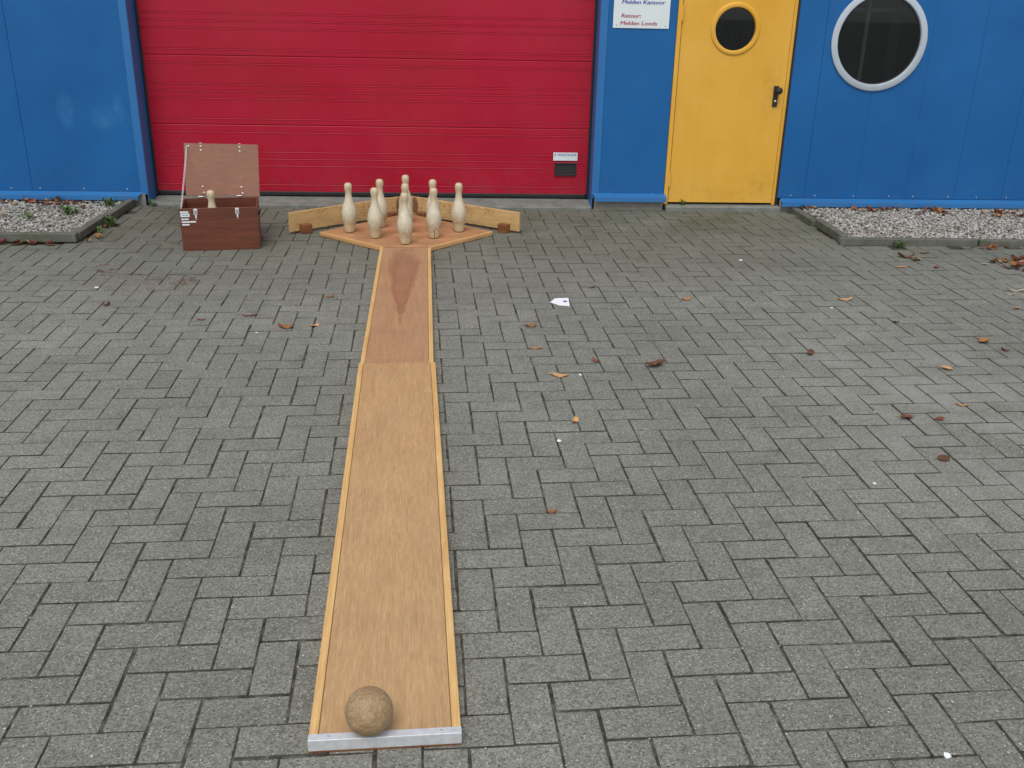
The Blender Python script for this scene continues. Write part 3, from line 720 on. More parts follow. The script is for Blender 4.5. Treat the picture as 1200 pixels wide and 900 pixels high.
# wire mesh in the pane's far side, and a post standing behind it
wires = [(box_mesh(hx-hr*.98+i*.045, hx-hr*.98+i*.045+.0026, YD+.0275, YD+.029, hz-math.sqrt(max(0, hr*hr-(-hr*.98+i*.045)**2))*.97, hz+math.sqrt(max(0, hr*hr-(-hr*.98+i*.045)**2))*.97), Matrix.Identity(4), 0) for i in range(7)]
bpart('pane_wire', join_meshes(wires), M['wire'], ed)
hp = W(909, 113, YD-.01)
pm = box_mesh(hp.x-.019, hp.x+.019, YD-.010, YD-.0008, hp.z-.078, hp.z+.078, .003, 2); bpart('handle_plate', pm, M['black'], ed)
kn = lathe_mesh([(0, .058), (.018, .056), (.0265, .046), (.0265, .034), (.017, .024), (.012, .016), (.012, 0)], 24, 'Y'); kn.transform(Matrix.Translation((hp.x+.010, YD-.010, hp.z+.045)))
bpart('handle', kn, M['black'], ed)
kc = lathe_mesh([(0, .006), (.008, .006), (.008, 0)], 16, 'Y'); kc.transform(Matrix.Translation((hp.x-.001, YD-.010, hp.z-.036))); bpart('lock_cylinder', kc, M['steel'], ed)
bpart('door_sill', prism_mesh([(YW-.055, -.05), (YW-.055, .030), (YW-.045, .038), (YW+.14, .048), (YW+.14, -.05)], 'X', DX0+.016, DX1+.026), M['sill'], ed)

# --- round window right of the door
rw_m = lathe_mesh([(WR-.021, -.03), (WR-.021, .010), (WR-.017, .016), (WR+.022, .016), (WR+.027, .012), (WR+.027, .0008)], 96, 'Y'); auto_smooth(rw_m, 40)
rw_m.transform(Matrix.Translation((WX, YW, WZ))); rw = bpart('round_window', rw_m, M['white'])
gl = lathe_mesh([(0, .003), (WR-.020, .003), (WR-.020, -.003), (0, -.003)], 72, 'Y'); auto_smooth(gl); gl.transform(Matrix.Translation((WX, YW+.012, WZ)))
bpart('pane', gl, M['glass'], rw)
ga = lathe_mesh([(WR-.0205, .0075), (WR-.027, .006), (WR-.029, .0032)], 72, 'Y'); ga.transform(Matrix.Translation((WX, YW+.012, WZ))); bpart('glazing_seal', ga, M['black'], rw)
# what is seen through it: a steel post, a cross rail and a cupboard inside
bpart('inner_post', box_mesh(WX-.020, WX+.008, YW+.26, YW+.29, .02, 2.6), M['greyframe'])
bpart('inner_rail', box_mesh(WX-.8, WX+.55, YW+.34, YW+.37, 1.515, 1.545), M['greyframe'])
bpart('inner_post', box_mesh(WX+.27, WX+.34, YW+.42, YW+.48, .02, 2.6), M['teal'])
bpart('partition', box_mesh(1.2, 5.4, YW+.72, YW+.76, .02, 3.2), M['dark'])

# ================================================================== SIGN ON THE WALL
sg = empty('wall_sign', (0, YW-.0035, 0))
tag(sg, 'white sign with blue and red Dutch lettering between the red and yellow doors', 'sign')
a, b = W(718, 31.5, YW), W(783, 34.5, YW)
sx0, sx1, sz0 = a.x, b.x+.002, 1.372; sz1 = sz0+.42
bpm = box_mesh(sx0, sx1, -.003, 0, sz0, sz1, .0008); link('plate', bpm, M['signw'], sg)
kx = (sx1-sx0)/.424
def letter(body, x, z, size, mat):
    t0 = text_mesh(body, size, .10, .0004); me = join_meshes([(t0, Matrix.Translation((k_*.0011, -k_*.00012, 0)), 0) for k_ in range(3)]); me.transform(Matrix.Scale(.82, 4, (0, 0, 1))); o = link('lettering', me, mat, sg, (sx0+x, -.0036, sz0+z)); o['label'] = 'printed words ' + body.replace(':', '')
    return o
letter('Melden Loods', .052, .022, .049, M['inkred'])
letter('Retour:', .056, .074, .049, M['inkred'])
letter('Melden Kantoor', .056, .170, .049, M['inkblue'])
for sx, sz in ((sx0+.028, sz0+.022), (sx1-.026, sz0+.020), (sx0+.028, sz1-.022), (sx1-.026, sz1-.022)):
    link('screw', scr, M['screw'], sg, (sx, -.0031, sz))

# ================================================================== LANE BOARDS
def lane(name, p0, p1, width, h, mats, label, strip, end_plate):
    """p0 near centre, p1 far centre; local +Y runs along the lane"""
    d = Vector((p1[0]-p0[0], p1[1]-p0[1])); L = d.length; rz = math.atan2(-d.x, d.y)
    e = tag(empty(name, (p0[0], p0[1], 0), rz), label, 'lane board')
    hw = width/2; y0 = .022 if end_plate else 0
    box('playing_surface', -hw+strip+.0012, hw-strip-.0012, y0, L, .0, h-.0012, mats[0], e, .0008)
    for s in (-1, 1):
        x0, x1 = (-hw, -hw+strip) if s < 0 else (hw-strip, hw)
        box('edge_strip', x0, x1, y0, L, .0, h+.0012, mats[1], e, .0022, 2)
    if end_plate:
        ep = box('end_plate', -hw-.001, hw+.001, -.001, .0215, .006, h+.0020, M['alu'], e, .0016, 2)
        box('packing_strip', -hw, hw, .001, .0205, .0, .0058, M['block'], ep)
        for x in (-hw+.045, hw-.045):
            s_ = lathe_mesh([(.0035, 0), (.003, .0008), (0, .0011)], 10); link('screw', s_, M['screw'], ep, (x, .010, h+.0019))
    return e
LH = .035
n0 = G(361, 866, LH); n1 = G(541, 858.5, LH)
nc = ((n0.x+n1.x)/2, min(n0.y, n1.y)+.0); wd = .346
f0, f1 = G(421, 425, LH), G(509.6, 425, LH)
jc = ((f0.x+f1.x)/2, f0.y)
lane_near = lane('lane_board', nc, jc, wd, LH, (M['ply'], M['pine']), 'near wider plywood lane board with pine edge strips and metal front strip', .021, True)
q0 = G(421.8, 424, LH-.002), G(508.8, 424, LH-.002); q1 = G(446, 291, .031), G(504, 291, .031)
fc0 = ((q0[0].x+q0[1].x)/2, jc[1]+.003); fc1 = ((q1[0].x+q1[1].x)/2, 6.285)
lane_far = lane('lane_board', fc0, fc1, .333, LH-.002, (M['ply_red'], M['pine']), 'far narrower reddish plywood lane board leading up to the pins', .021, False)

# ================================================================== DIAMOND PIN DECK
DA = math.radians(2.6); DC = (-.356, 6.752); DR = .608; DH = .031
deck = tag(empty('pin_deck', (DC[0], DC[1], 0), DA), 'diamond shaped reddish plywood deck under the nine standing pins', 'pin deck')
hwf = .158
pe = .030                                                  # width of the rounded edging on the two front sides
c_ = DR-hwf
def inner(k):                                              # diamond outline shrunk by k on the front sides, cut off at the lane end
    r = DR-k*math.sqrt(2)
    return [(-hwf, -(r-hwf)), (hwf, -(r-hwf)), (r, 0), (0, DR-.0), (-r, 0)]
ins = pe*math.sqrt(2)
pts = [(-hwf+.001, -(DR-ins-hwf)), (-hwf+.001, -c_+.004), (hwf-.001, -c_+.004), (hwf-.001, -(DR-ins-hwf)), (DR-ins, 0.0), (DR-ins/2, ins/2), (0, DR), (-DR+ins/2, ins/2), (-DR+ins, 0.0)]
link('deck_panel', prism_mesh(pts, 'Z', 0, DH-.001), M['deck'], deck)
for s in (-1, 1):
    me = prism_mesh([(0, 0), (math.sqrt(2)*c_, 0), (math.sqrt(2)*c_, pe-.0012), (0, pe-.0012)], 'Z', 0, DH+.001, .0065)
    # local x along the side, from the lane corner out to the tip
    o = link('edging_strip', me, M['pinex'], deck)
    if s > 0:
        o.location = (hwf, -c_, 0); o.rotation_euler = (0, 0, math.pi/4)
    else:
        o.location = (-DR, 0, 0); o.rotation_euler = (0, 0, -math.pi/4)

# ================================================================== BACKSTOP (two boards in a V with small feet)
bs = tag(empty('backstop', (-.385, 7.425, 0)), 'low V shaped pine backstop behind the pins on small brown blocks', 'backstop')
BT, BB, TB = .152, .014, .020
endL, endR = Vector((-1.172-.0, 6.775)), Vector((.437, 6.842)); apex = Vector((-.385, 7.425))
for s, en in ((-1, endL), (1, endR)):
    d = en-apex; L = d.length; ang = math.atan2(d.y, d.x)
    if s > 0: bx = (.002, L, 0, TB)
    else: bx = (.002, L, -TB, 0)
    o = box('board', bx[0], bx[1], bx[2], bx[3], BB, BT, M['board'], bs, .003, 2); o.rotation_euler = (0, 0, ang)
    yi = -1 if s > 0 else 1                                # side facing the camera
    def foot(u, w_, dp, hh):
        y0, y1 = (bx[2]-dp, bx[2]-.0004) if s > 0 else (bx[3]+.0004, bx[3]+dp)
        f_ = box('foot_block', u-w_/2, u+w_/2, y0, y1, 0, hh, M['block'], bs, .003, 2); f_.rotation_euler = (0, 0, ang)
        f2 = box('foot_packing', u-w_/2, u+w_/2, bx[2]+.002, bx[3]-.002, 0, BB-.0005, M['block'], bs); f2.rotation_euler = (0, 0, ang)
    foot(L-.11, .075, .055, .062); foot(.16, .07, .05, .05)

# ================================================================== PINS
PH = .342
prof = [(0, 0), (.026, 0), (.0315, .002), (.0345, .008), (.0375, .03), (.0425, .056), (.0445, .062), (.0492, .09), (.0515, .12), (.0518, .138), (.0490, .160), (.0425, .183), (.0352, .204), (.0288, .224), (.0246, .241), (.0222, .256), (.0213, .269), (.0220, .282), (.0245, .295), (.0266, .307), (.0270, .317), (.0256, .328), (.0210, .337), (.0125, .3420), (0, .3435)]
pin_me = lathe_mesh(prof, 40)
def make_pin(x, y, z, label, mat='pin', tilt=(0, 0), grp='nine wooden pins standing on the diamond deck'):
    me = pin_me if mat == 'pin' else pin_me.copy()
    o = link('bowling_pin', me)
    if mat == 'pin' and not me.materials: me.materials.append(M['pin'])
    if mat != 'pin': me.materials.clear(); me.materials.append(M[mat])
    o.location = (x, y, z); o.rotation_euler = (tilt[0], tilt[1], 0 if mat != 'pin' else random.uniform(0, 6.28))
    tag(o, label, 'bowling pin', grp); return o
TZ = DH-.001
make_pin(-.350, 6.402, TZ, 'frontmost cream pin, nearest the lane on the diamond deck')
make_pin(-.560, 6.568, TZ, 'cream pin in the second row, left of the frontmost pin')
make_pin(-.163, 6.578, TZ, 'cream pin with a dark crack in its foot, right of the frontmost pin', 'pin_c')
make_pin(-.752, 6.735, TZ, 'leftmost cream pin, at the left corner of the diamond deck')
make_pin(.008, 6.772, TZ, 'rightmost cream pin, at the right corner of the diamond deck')
make_pin(-.362, 6.730, TZ, 'middle cream pin hidden directly behind the frontmost pin')
make_pin(-.548, 6.885, TZ, 'cream pin half hidden in the back row, left of the rearmost pin')
make_pin(-.176, 6.893, TZ, 'cream pin half hidden in the back row, right of the rearmost pin')
make_pin(-.376, 7.060, TZ, 'rearmost cream pin at the back corner, only its head showing clearly')

# ================================================================== BALL
bm = bmesh.new(); bmesh.ops.create_uvsphere(bm, u_segments=64, v_segments=40, radius=.0545)
for v in bm.verts:
    n = v.co.normalized(); k = noise.noise(n*2.2)*.0005+noise.noise(n*9)*.00025
    v.co += n*k
ball = link('wooden_ball', bm_mesh(bm, True), M['ball'])
bp = G(432.5, 833, LH+.0545); ball.location = (bp.x, bp.y, LH+.0540); ball.rotation_euler = (.5, .9, .3)
tag(ball, 'worn brown wooden ball lying at the near end of the lane', 'ball')

# ================================================================== CHEST WITH OPEN LID
cl, cr = G(215, 294.5), G(305.5, 291.5)
crz = math.atan2(cr.y-cl.y, cr.x-cl.x); CW = (cr-cl).length; CD, CHH, T = .345, .278, .012
ch = tag(empty('wooden_chest', (cl.x, cl.y, 0), crz), 'reddish brown wooden chest with its lid propped open by a chain', 'chest')
box('front_panel', 0, CW, 0, T, .0, CHH, M['chest'], ch, .0015)
box('back_panel', 0, CW, CD-T, CD, .0, CHH, M['chest'], ch, .0015)
box('side_panel', 0, T, T+.0005, CD-T-.0005, .0, CHH-.001, M['chest'], ch, .0015)
box('side_panel', CW-T, CW, T+.0005, CD-T-.0005, .0, CHH-.001, M['chest'], ch, .0015)
box('bottom_panel', T+.0005, CW-T-.0005, T+.0005, CD-T-.0005, .004, .014, M['chest'], ch)
lean = math.radians(12); LZ = CHH+.016
lid = box('lid', .004, CW-.004, 0, .012, 0, .345, M['lid'], ch, .0015)
lid.location = (.013, CD+.004, LZ); lid.rotation_euler = (-lean, math.radians(2.0), 0)
big = dome_screw(.0062, .004)
def onlid(px, z): return (px, -.0003, z)
hx1, hx2 = .112, CW-.125
for hx_ in (hx1, hx2):
    link('bolt', big, M['steel'], lid, (hx_, -.0003, .300)); link('bolt', big, M['steel'], lid, (hx_, -.0003, .327))
    box('catch_plate', hx_-.008, hx_+.008, -.004, .016, .3452, .349, M['steel'], lid, .001)
    link('bolt', big, M['steel'], lid, (hx_+.002, -.0003, .062)); link('bolt', big, M['steel'], lid, (hx_+.009, -.0003, .022))
    # strap hinge between lid and back panel
    hb = box('hinge', hx_-.010, hx_+.010, CD-T-.0020, CD-T-.0004, CHH-.045, CHH+.004, M['chest'], ch, .0008)
    k_ = lathe_mesh([(0, -.018), (.0045, -.018), (.0045, .018), (0, .018)], 10); k_.transform(Matrix.Rotation(math.pi/2, 4, 'Y')); auto_smooth(k_)
    link('hinge_pin', k_, M['screw'], hb, (hx_, CD-.004, CHH+.009))
    box('hinge_leaf', hx_-.008, hx_+.008, -.002, -.0004, -.012, .012, M['chest'], lid, .0005)
link('bolt', big, M['steel'], lid, (.034, -.0003, .326))
for hx_ in (hx1-.012, hx2-.0046):
    # toggle latch: plate, lever, hook
    lp = box('latch', hx_-.012, hx_+.012, -.003, -.0004, CHH-.042, CHH-.003, M['steel'], ch, .001)
    box('lever', hx_-.008, hx_+.008, -.009, -.0034, CHH-.034, CHH-.010, M['screw'], lp, .002, 2)
    box('hook', hx_-.005, hx_+.006, -.006, -.0004, CHH-.062, CHH-.044, M['steel'], lp, .0015)
    link('bolt', dome_screw(.004, .003), M['steel'], lp, (hx_+.001, -.0004, CHH-.070))
# stickers at the upper left of the front
def sticker(x0, x1, z0, z1, printed=False):
    parts = [(box_mesh(x0, x1, -.0012, -.0003, z0, z1), Matrix.Identity(4), 0)]
    me = join_meshes(parts); me.materials.append(M['signw'])
    return link('sticker', me, None, ch)
s0 = .0035
sticker(s0, s0+.052, CHH-.028, CHH-.017); big_s = sticker(s0+.002, s0+.058, CHH-.054, CHH-.031)
for i, (a, b) in enumerate(((.012, .024), (.027, .036), (.038, .050))):
    box('print', s0+a, s0+b, -.0015, -.00122, CHH-.045, CHH-.041, M['inkblue'], big_s)
sticker(s0+.004, s0+.050, CHH-.073, CHH-.064); sticker(s0+.005, s0+.094, CHH-.091, CHH-.081); sticker(s0+.006, s0+.052, CHH-.109, CHH-.099)
# rope-like side handles
for x, s in ((0, -1), (CW, 1)):
    hm = tube_ring(.028, .005, 24, 8, 'Y'); hm.transform(Matrix.Rotation(math.pi/2, 4, 'Z') @ Matrix.Scale(.6, 4, (0, 0, 1)))
    bmh = bmesh.new(); bmh.from_mesh(hm)
    bmesh.ops.transform(bmh, matrix=Matrix.Translation((x+s*.0085, CD*.36, CHH-.055)) @ Matrix.Rotation(s*.25, 4, 'Y'), verts=bmh.verts)
    o = link('handle', bm_mesh(bmh, True), M['black'], ch)
    box('handle_bracket', min(x+s*.0003, x+s*.006), max(x+s*.0003, x+s*.006), CD*.36-.03, CD*.36+.03, CHH-.045, CHH-.030, M['screw'], o, .001)
# chain from the lid's upper left bolt to the front left corner
lidm = Matrix.Translation((.013, CD+.004, LZ)) @ Matrix.Rotation(-lean, 4, 'X')
A = lidm @ Vector((.034, -.006, .326)); B = Vector((.012, .010, CHH-.004))
bmc = bmesh.new(); NL = 34
lk = tube_ring(.0052, .0013, 12, 5, 'Y'); lk.transform(Matrix.Scale(1.55, 4, (0, 0, 1)))
for i in range(NL):
    t = (i+.5)/NL; p = A.lerp(B, t); p.z -= .010*4*t*(1-t)
    t2 = t+.02; q = A.lerp(B, t2); q.z -= .010*4*t2*(1-t2)
    qd = (q-p).to_track_quat('Z', 'Y').to_matrix().to_4x4()
    v0 = len(bmc.verts); bmc.from_mesh(lk); bmc.verts.ensure_lookup_table()
    bmesh.ops.transform(bmc, matrix=Matrix.Translation(p) @ qd @ Matrix.Rotation((i % 2)*math.pi/2+.5, 4, 'Z'), verts=bmc.verts[v0:])
link('chain', bm_mesh(bmc, True), M['steel'], ch)
# spare pin standing in the chest
chm = Matrix.Translation((cl.x, cl.y, 0)) @ Matrix.Rotation(crz, 4, 'Z')
pp = chm @ Vector((.190, .190, .0145))
spare = make_pin(pp.x, pp.y, .0145, 'spare wooden pin standing inside the open chest, only its head showing', grp='spare pin in the chest')
del spare['group']

# ================================================================== LITTER AND LEAVES
def leaf_mesh(L, Wd, curl, fold, lobes, seed, nx=12, ny=4):
    r = random.Random(seed); bm = bmesh.new(); rows = []
    ph = r.uniform(0, 6)
    for i in range(nx+1):
        t = i/nx; wv = math.sin(math.pi*min(1, t*.93+.05))**.8
        if lobes: wv *= .68+.38*abs(math.sin(t*math.pi*lobes+ph*.2))
        wv = max(wv, .04); row = []
        for j in range(-ny//2, ny//2+1):
            s = j/(ny/2); x = (t-.5)*L; y = s*wv*Wd/2*(1+.12*r.uniform(-1, 1)*(abs(s) > .9)) + .06*L*math.sin(t*3+ph)
            z = curl*L*((t-.5)**2*2.2) + fold*Wd*abs(s)**1.4*(.6+.4*math.sin(t*5+ph)) + .015*L*math.sin(t*9+ph+s*2)
            row.append(bm.verts.new((x, y, z)))
        rows.append(row)
    for A_, B_ in zip(rows, rows[1:]):
        for k in range(len(A_)-1): bm.faces.new((A_[k], B_[k], B_[k+1], A_[k+1]))
    # stalk
    s0_ = rows[0][ny//2].co.copy(); prev = None
    for i in range(4):
        p = s0_+Vector((-L*.10*i, .01*L*math.sin(i+ph), .02*L*i*curl))
        cur = [bm.verts.new(p+Vector((0, dy, dz))) for dy, dz in ((-.0007, 0), (.0007, 0), (0, .0012))]
        if prev:
            for k in range(3): bm.faces.new((prev[k], cur[k], cur[(k+1) % 3], prev[(k+1) % 3]))
        prev = cur
    zmin = min(v.co.z for v in bm.verts)
    for v in bm.verts: v.co.z -= zmin
    me = bm_mesh(bm, True); return me
LG = 'fallen leaves scattered on the paving'
leaves = [  # px, py, length, width, rot, curl, fold, lobes, material, label
 (335, 384, .078, .050, .2, .35, .25, 4, 'leaf_o', 'bright orange curled leaf left of the lane, beside a smaller tan leaf'),
 (369, 382, .050, .034, 1.0, .2, .2, 3, 'leaf_t', 'small tan leaf between the orange leaf and the lane'),
 (387, 348, .045, .022, .4, .3, .3, 0, 'leaf_o', 'small orange-brown leaf left of the lane, below the left deck corner'),
 (768, 429, .098, .040, .15, .5, .5, 3, 'leaf_b', 'dark red-brown curled leaf, the largest right of the lane middle'),
 (655, 440, .080, .040, -.1, .12, .08, 0, 'leaf_t', 'flat oval tan leaf lying left of the dark red-brown curled leaf'),
 (698, 424, .045, .022, -.8, .5, .4, 0, 'leaf_r', 'small red curled leaf between the oval tan leaf and the red-brown one'),
 (622, 382, .062, .040, .3, .25, .25, 4, 'leaf_o', 'orange-brown lobed leaf on the paving below the white paper card'),
 (628, 408, .068, .024, .0, .15, .15, 0, 'leaf_t', 'narrow tan leaf just below the orange-brown lobed leaf'),
 (673, 494, .065, .022, 1.3, .5, .4, 2, 'leaf_t', 'upended brown leaf standing in a joint right of the lane'),
 (804, 351, .058, .030, .2, .25, .2, 3, 'leaf_o', 'small orange leaf right of the white paper card'),
 (1061, 302, .105, .048, -.1, .45, .4, 3, 'leaf_b', 'big dark brown leaf near the right kerb'),
 (1074, 305, .070, .052, .6, .3, .3, 3, 'leaf_t', 'tan leaf touching the big dark brown leaf near the right kerb'),
 (1057, 313.5, .080, .030, .0, .1, .1, 0, 'leaf_t', 'flat pale brown leaf in front of the big dark brown leaf'),
 (1097, 314, .040, .028, .7, .4, .4, 0, 'leaf_r', 'tiny red leaf right of the big dark brown leaf'),
 (990, 351, .090, .032, .05, .15, .15, 0, 'leaf_t', 'long flat tan leaf in the middle of the right paving'),
 (1050, 378, .034, .020, .3, .4, .4, 0, 'leaf_b', 'tiny dark leaf midway on the right paving'),
 (949, 415, .048, .030, .9, .5, .5, 2, 'leaf_b', 'small dark brown crumpled leaf right of the red-brown curled leaf'),
 (1153, 401, .075, .046, .4, .3, .3, 4, 'leaf_o', 'orange-brown lobed leaf near the right edge of the paving'),
 (1178, 411, .042, .026, -.4, .4, .4, 0, 'leaf_b', 'small brown leaf right of the orange-brown lobed leaf'),
 (1110, 433, .052, .034, -.7, .3, .3, 3, 'leaf_t', 'tan leaf with two lobes below the orange-brown lobed leaf'),
 (1063, 491, .062, .028, .0, .4, .5, 2, 'leaf_b', 'brown curled leaf lying beside a faded reddish leaf'),
 (1101, 491, .045, .028, .2, .1, .1, 0, 'leaf_r', 'faded reddish leaf pressed flat right of the brown curled leaf'),
 (1127, 475, .052, .026, -.3, .2, .2, 4, 'leaf_t', 'star-shaped tan leaf above the faded reddish leaf'),
 (1106, 537, .055, .040, .3, .06, .06, 0, 'leaf_b', 'grey-brown leaf pressed flat on the pale dusty patch'),
 (647, 600, .032, .018, .1, .3, .3, 0, 'leaf_o', 'tiny orange leaf near the lane in the foreground'),
 (318, 233, .090, .050, .1, .4, .3, 3, 'leaf_t', 'tan leaf lying before the red door right of the chest'),
 (1190, 341, .110, .030, -.2, .3, .2, 0, 'leaf_p', 'pale bleached leaf at the right edge below the leaf heap'),
 (1184, 345, .060, .022, -.5, .2, .2, 0, 'leaf_p', 'short pale leaf at the right edge under the bleached one'),
 (1192, 362, .050, .028, .5, .3, .3, 2, 'leaf_t', 'tan leaf at the far right edge of the paving'),
 (1156, 310, .075, .020, .1, .1, .1, 0, 'leaf_p', 'pale grey leaf lying left of the leaf heap'),
 (1083, 297, .060, .022, .0, .3, .3, 0, 'leaf_b', 'narrow brown leaf close to the right kerb'),
 (1025, 483, .024, .014, .0, .2, .2, 0, 'leaf_p', 'tiny pale leaf flake on the right paving'),
 (125, 358, .036, .030, .3, .6, .6, 2, 'leaf_b', 'dark crumpled leaf lump on the left paving'),
 (236, 375, .036, .024, .3, .2, .2, 3, 'leaf_r', 'small reddish leaf on the paving in front of the chest'),
 (293, 370, .085, .014, .1, .25, .3, 0, 'leaf_b', 'thin brown twig-like leaf left of the orange curled leaf'),
 (694, 337, .040, .020, .2, .3, .3, 0, 'leaf_b', 'small brown leaf just right of the white paper card'),
]
for i, (px, py, L, Wd, rz, curl, fold, lob, mt, lab) in enumerate(leaves):
    p = G(px, py, 0)
    o = link('fallen_leaf', leaf_mesh(L, Wd*1.2, curl*.75, fold*.8, lob, i+3), M[mt], None, (p.x, p.y, .0006), (0, 0, rz))
    tag(o, lab, 'leaf', LG)
# leaves blown into the beds and against the kerbs: heaps nobody could count
def litter(name, label, spots, seed):
    r = random.Random(seed); lst = []
    for (x0, x1, y0, y1, z, n) in spots:
        for k in range(n):
            me = leaf_mesh(r.uniform(.035, .085), r.uniform(.02, .05), r.uniform(.1, .6), r.uniform(.1, .6), r.choice((0, 3, 4)), r.random(), 8, 4)
            mt = Matrix.Translation((r.uniform(x0, x1), r.uniform(y0, y1), z+r.uniform(0, .012))) @ Matrix.Rotation(r.uniform(0, 6.28), 4, 'Z') @ Matrix.Rotation(r.uniform(-.4, .4), 4, 'X')
            lst.append((me, mt, r.choice((0, 0, 1, 1, 2, 3))))
    me = join_meshes(lst)
    for k in ('leaf_b', 'leaf_r', 'leaf_o', 'leaf_t'): me.materials.append(M[k])
    for p_ in me.polygons: p_.use_smooth = True
    o = link(name, me); tag(o, label, 'leaf litter', kind='stuff'); return o
litter('leaf_litter', 'brown leaves gathered along the wall in the left gravel bed',
       [(-3.6, -2.75, 7.50, 7.66, .036, 26), (-3.3, -2.65, 7.0, 7.4, .038, 5)], 1)
litter('leaf_litter', 'dead leaves and crumbs lying along the foot of the left kerb',
       [(-3.5, -2.60, 6.40, 6.46, .0, 14), (-2.50, -2.43, 6.5, 7.2, .0, 8)], 2)
litter('leaf_litter', 'brown leaves lying against the wall in the right gravel bed',
       [(2.78, 2.9, 7.5, 7.65, .036, 3), (3.16, 3.32, 7.5, 7.65, .036, 7), (3.4, 3.6, 7.54, 7.66, .036, 6), (3.62, 3.90, 7.42, 7.62, .036, 13), (4.15, 4.55, 7.35, 7.6, .036, 16), (4.7, 5.1, 7.4, 7.6, .036, 8)], 3)
litter('leaf_litter', 'few dead leaves along the foot of the right kerb', [(3.25, 4.2, 6.47, 6.535, .0, 9)], 4)
litter('leaf_litter', 'heap of wet brown leaves on the paving at the right edge',
       [(G(1182, 318).x, G(1235, 318).x, G(1190, 320).y, G(1190, 305).y, .0, 34)], 5)
# reddish crumbs trodden into the joints on the left
r = random.Random(9); lst = []
for k in range(42):
    px = r.uniform(105, 230); py = 317+ (px-105)*.10 + r.gauss(0, 3.5); p = G(px, py)
    me = leaf_mesh(r.uniform(.010, .04), r.uniform(.006, .012), .2, .2, 0, k, 5, 2)
    lst.append((me, Matrix.Translation((p.x, p.y, .0008)) @ Matrix.Rotation(r.gauss(0, .5), 4, 'Z'), r.choice((0, 1))))
me = join_meshes(lst); me.materials.append(M['leaf_r']); me.materials.append(M['leaf_b'])
tag(link('leaf_crumbs', me), 'reddish leaf crumbs trodden into the joints in front of the chest', 'leaf crumbs', kind='stuff')

# paper card with a dark printed mark and a torn corner
p = G(656, 354)
pts = [(q.x-p.x, q.y-p.y) for q in (G(644.5, 354.5), G(655, 358), (G(667.5, 359)), G(666, 349.5), G(650.5, 350))]
card = link('paper_card', prism_mesh(pts, 'Z', 0, .0015), M['paper'], None, (p.x, p.y, .0008)); tag(card, 'torn white paper card with a dark printed mark lying on the paving', 'paper')
mk = [(q.x-p.x, q.y-p.y) for q in (G(659.5, 354.3), G(664.5, 354.6), G(664.5, 352.8), G(660.5, 352.6))]
link('print', prism_mesh(mk, 'Z', .0016, .0019), M['inkblue'], card)
def scrap(px, py, s, seed, label):
    r = random.Random(seed); n = 7; p = G(px, py)
    pts = [(s*math.cos(2*math.pi*i/n)*r.uniform(.6, 1.1), s*.8*math.sin(2*math.pi*i/n)*r.uniform(.6, 1.1)) for i in range(n)]
    o = link('paper_scrap', prism_mesh(pts, 'Z', 0, .002), M['paper'], None, (p.x, p.y, .0008), (0, 0, r.uniform(0, 3)))
    tag(o, label, 'paper scrap')
scrap(1110, 886, .013, 1, 'white scrap trodden on a brick in the bottom right foreground')
scrap(680, 439.5, .010, 2, 'tiny white scrap right of the oval tan leaf')
scrap(868, 305, .018, 3, 'small white scrap on the paving in front of the yellow door')
scrap(975, 361, .012, 4, 'tiny white scrap left of the long flat tan leaf')
scrap(1025, 567, .008, 5, 'tiny white speck of paper on the right foreground paving')
scrap(655, 517, .012, 6, 'thin white scrap right of the lane, below the upended brown leaf')
scrap(113, 337, .018, 7, 'small whitish scrap beside the reddish crumbs on the left')
scrap(301, 390, .008, 8, 'tiny white crumb left of the bright orange leaf')

r = random.Random(21); V_, F_ = [], []
for k in range(420):
    px, py = r.uniform(-20, 1220), 300+600*r.random()**.8
    p = G(px, py)
    if abs(p.x-(-.166-.107*(p.y-1.76)/2.4)) < .22 and p.y < 6.4: continue
    if p.y > 6.3: continue
    sc_ = r.uniform(.0012, .0038); b0 = len(V_)
    for iv in IV: V_.append((p.x+iv[0]*sc_*r.uniform(.7, 1.2), p.y+iv[1]*sc_*r.uniform(.7, 1.2), sc_*.35+iv[2]*sc_*.5))
    F_ += [tuple(int(q)+b0 for q in f) for f in IF]
me = bpy.data.meshes.new('grit'); me.from_pydata(V_, [], F_)
at = me.attributes.new('tone', 'FLOAT', 'POINT'); at.data.foreach_set('value', np.repeat(rng.uniform(.3, 1, len(V_)//12), 12).astype(np.float32))
tag(link('grit', me, M['gravel']), 'fine pale grit scattered over the brick paving', 'grit', kind='stuff')

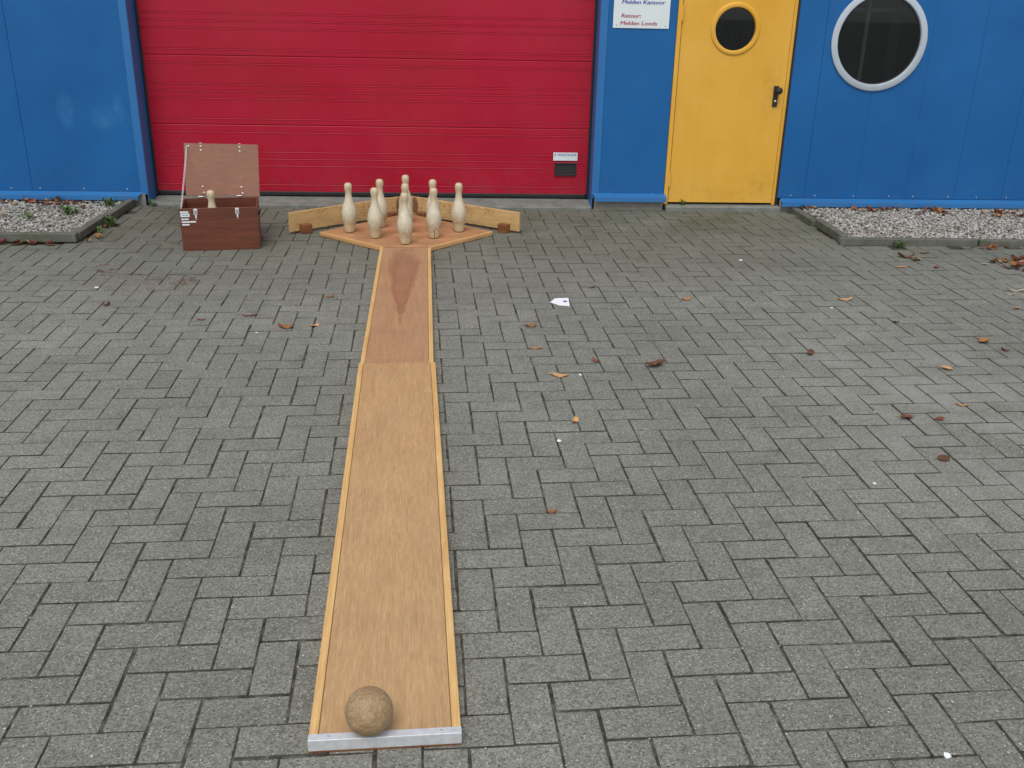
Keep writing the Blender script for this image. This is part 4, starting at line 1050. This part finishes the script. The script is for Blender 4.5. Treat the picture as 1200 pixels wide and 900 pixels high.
# ================================================================== WEEDS
def weed(p, n, h, spread, seed, label, z0=0.0):
    r = random.Random(seed); e = tag(empty('weed', (p.x, p.y, z0)), label, 'weed', 'small green weeds')
    bm = bmesh.new()
    for k in range(n):
        a = r.uniform(0, 6.28); L = h*r.uniform(.5, 1.1); wd_ = L*r.uniform(.14, .3); out = spread*r.uniform(.3, 1)
        bx, by = r.gauss(0, spread*.25), r.gauss(0, spread*.25); ps = []
        for i in range(6):
            t = i/5; rr = out*t**1.2; z = L*math.sin(t*2.0)*.95*(1-.15*t); wv = wd_*(math.sin(math.pi*(t*.9+.06)))
            c_ = Vector((bx+rr*math.cos(a), by+rr*math.sin(a), z)); sd_ = Vector((-math.sin(a), math.cos(a), 0))*wv/2
            ps.append((bm.verts.new(c_-sd_), bm.verts.new(c_+Vector((0, 0, -wv*.2))), bm.verts.new(c_+sd_)))
        for A_, B_ in zip(ps, ps[1:]):
            bm.faces.new((A_[0], A_[1], B_[1], B_[0])); bm.faces.new((A_[1], A_[2], B_[2], B_[1]))
    link('leaves', bm_mesh(bm, True), M['weed'], e)
    return e
weed(Vector((-2.84, 7.20, 0)), 34, .07, .12, 1, 'low green weed in the middle of the left gravel bed', .03)
weed(Vector((-3.05, 7.05, 0)), 16, .05, .08, 2, 'small green weed at the left edge of the left gravel bed', .03)
weed(Vector((-2.63, 7.50, 0)), 22, .085, .08, 3, 'green grassy weed in the gravel corner beside the left kerb', .03)
weed(Vector((-2.48, 6.98, 0)), 26, .085, .07, 4, 'green weed growing outside the left kerb on the paving', 0)
weed(Vector((-2.49, 6.78, 0)), 10, .05, .05, 5, 'tiny weed at the foot of the left kerb beside a larger weed', 0)
weed(Vector((3.10, 6.51, 0)), 24, .05, .06, 6, 'green weed at the foot of the right kerb', 0)
weed(G(800, 246), 10, .11, .03, 7, 'thin weed growing at the sill of the yellow door', 0)
weed(Vector((-2.385, 7.66, 0)), 12, .06, .05, 8, 'small weed in the corner left of the red door', 0)
weed(G(1122, 275), 9, .05, .05, 9, 'tiny weed in the right gravel bed close to the kerb', .03)
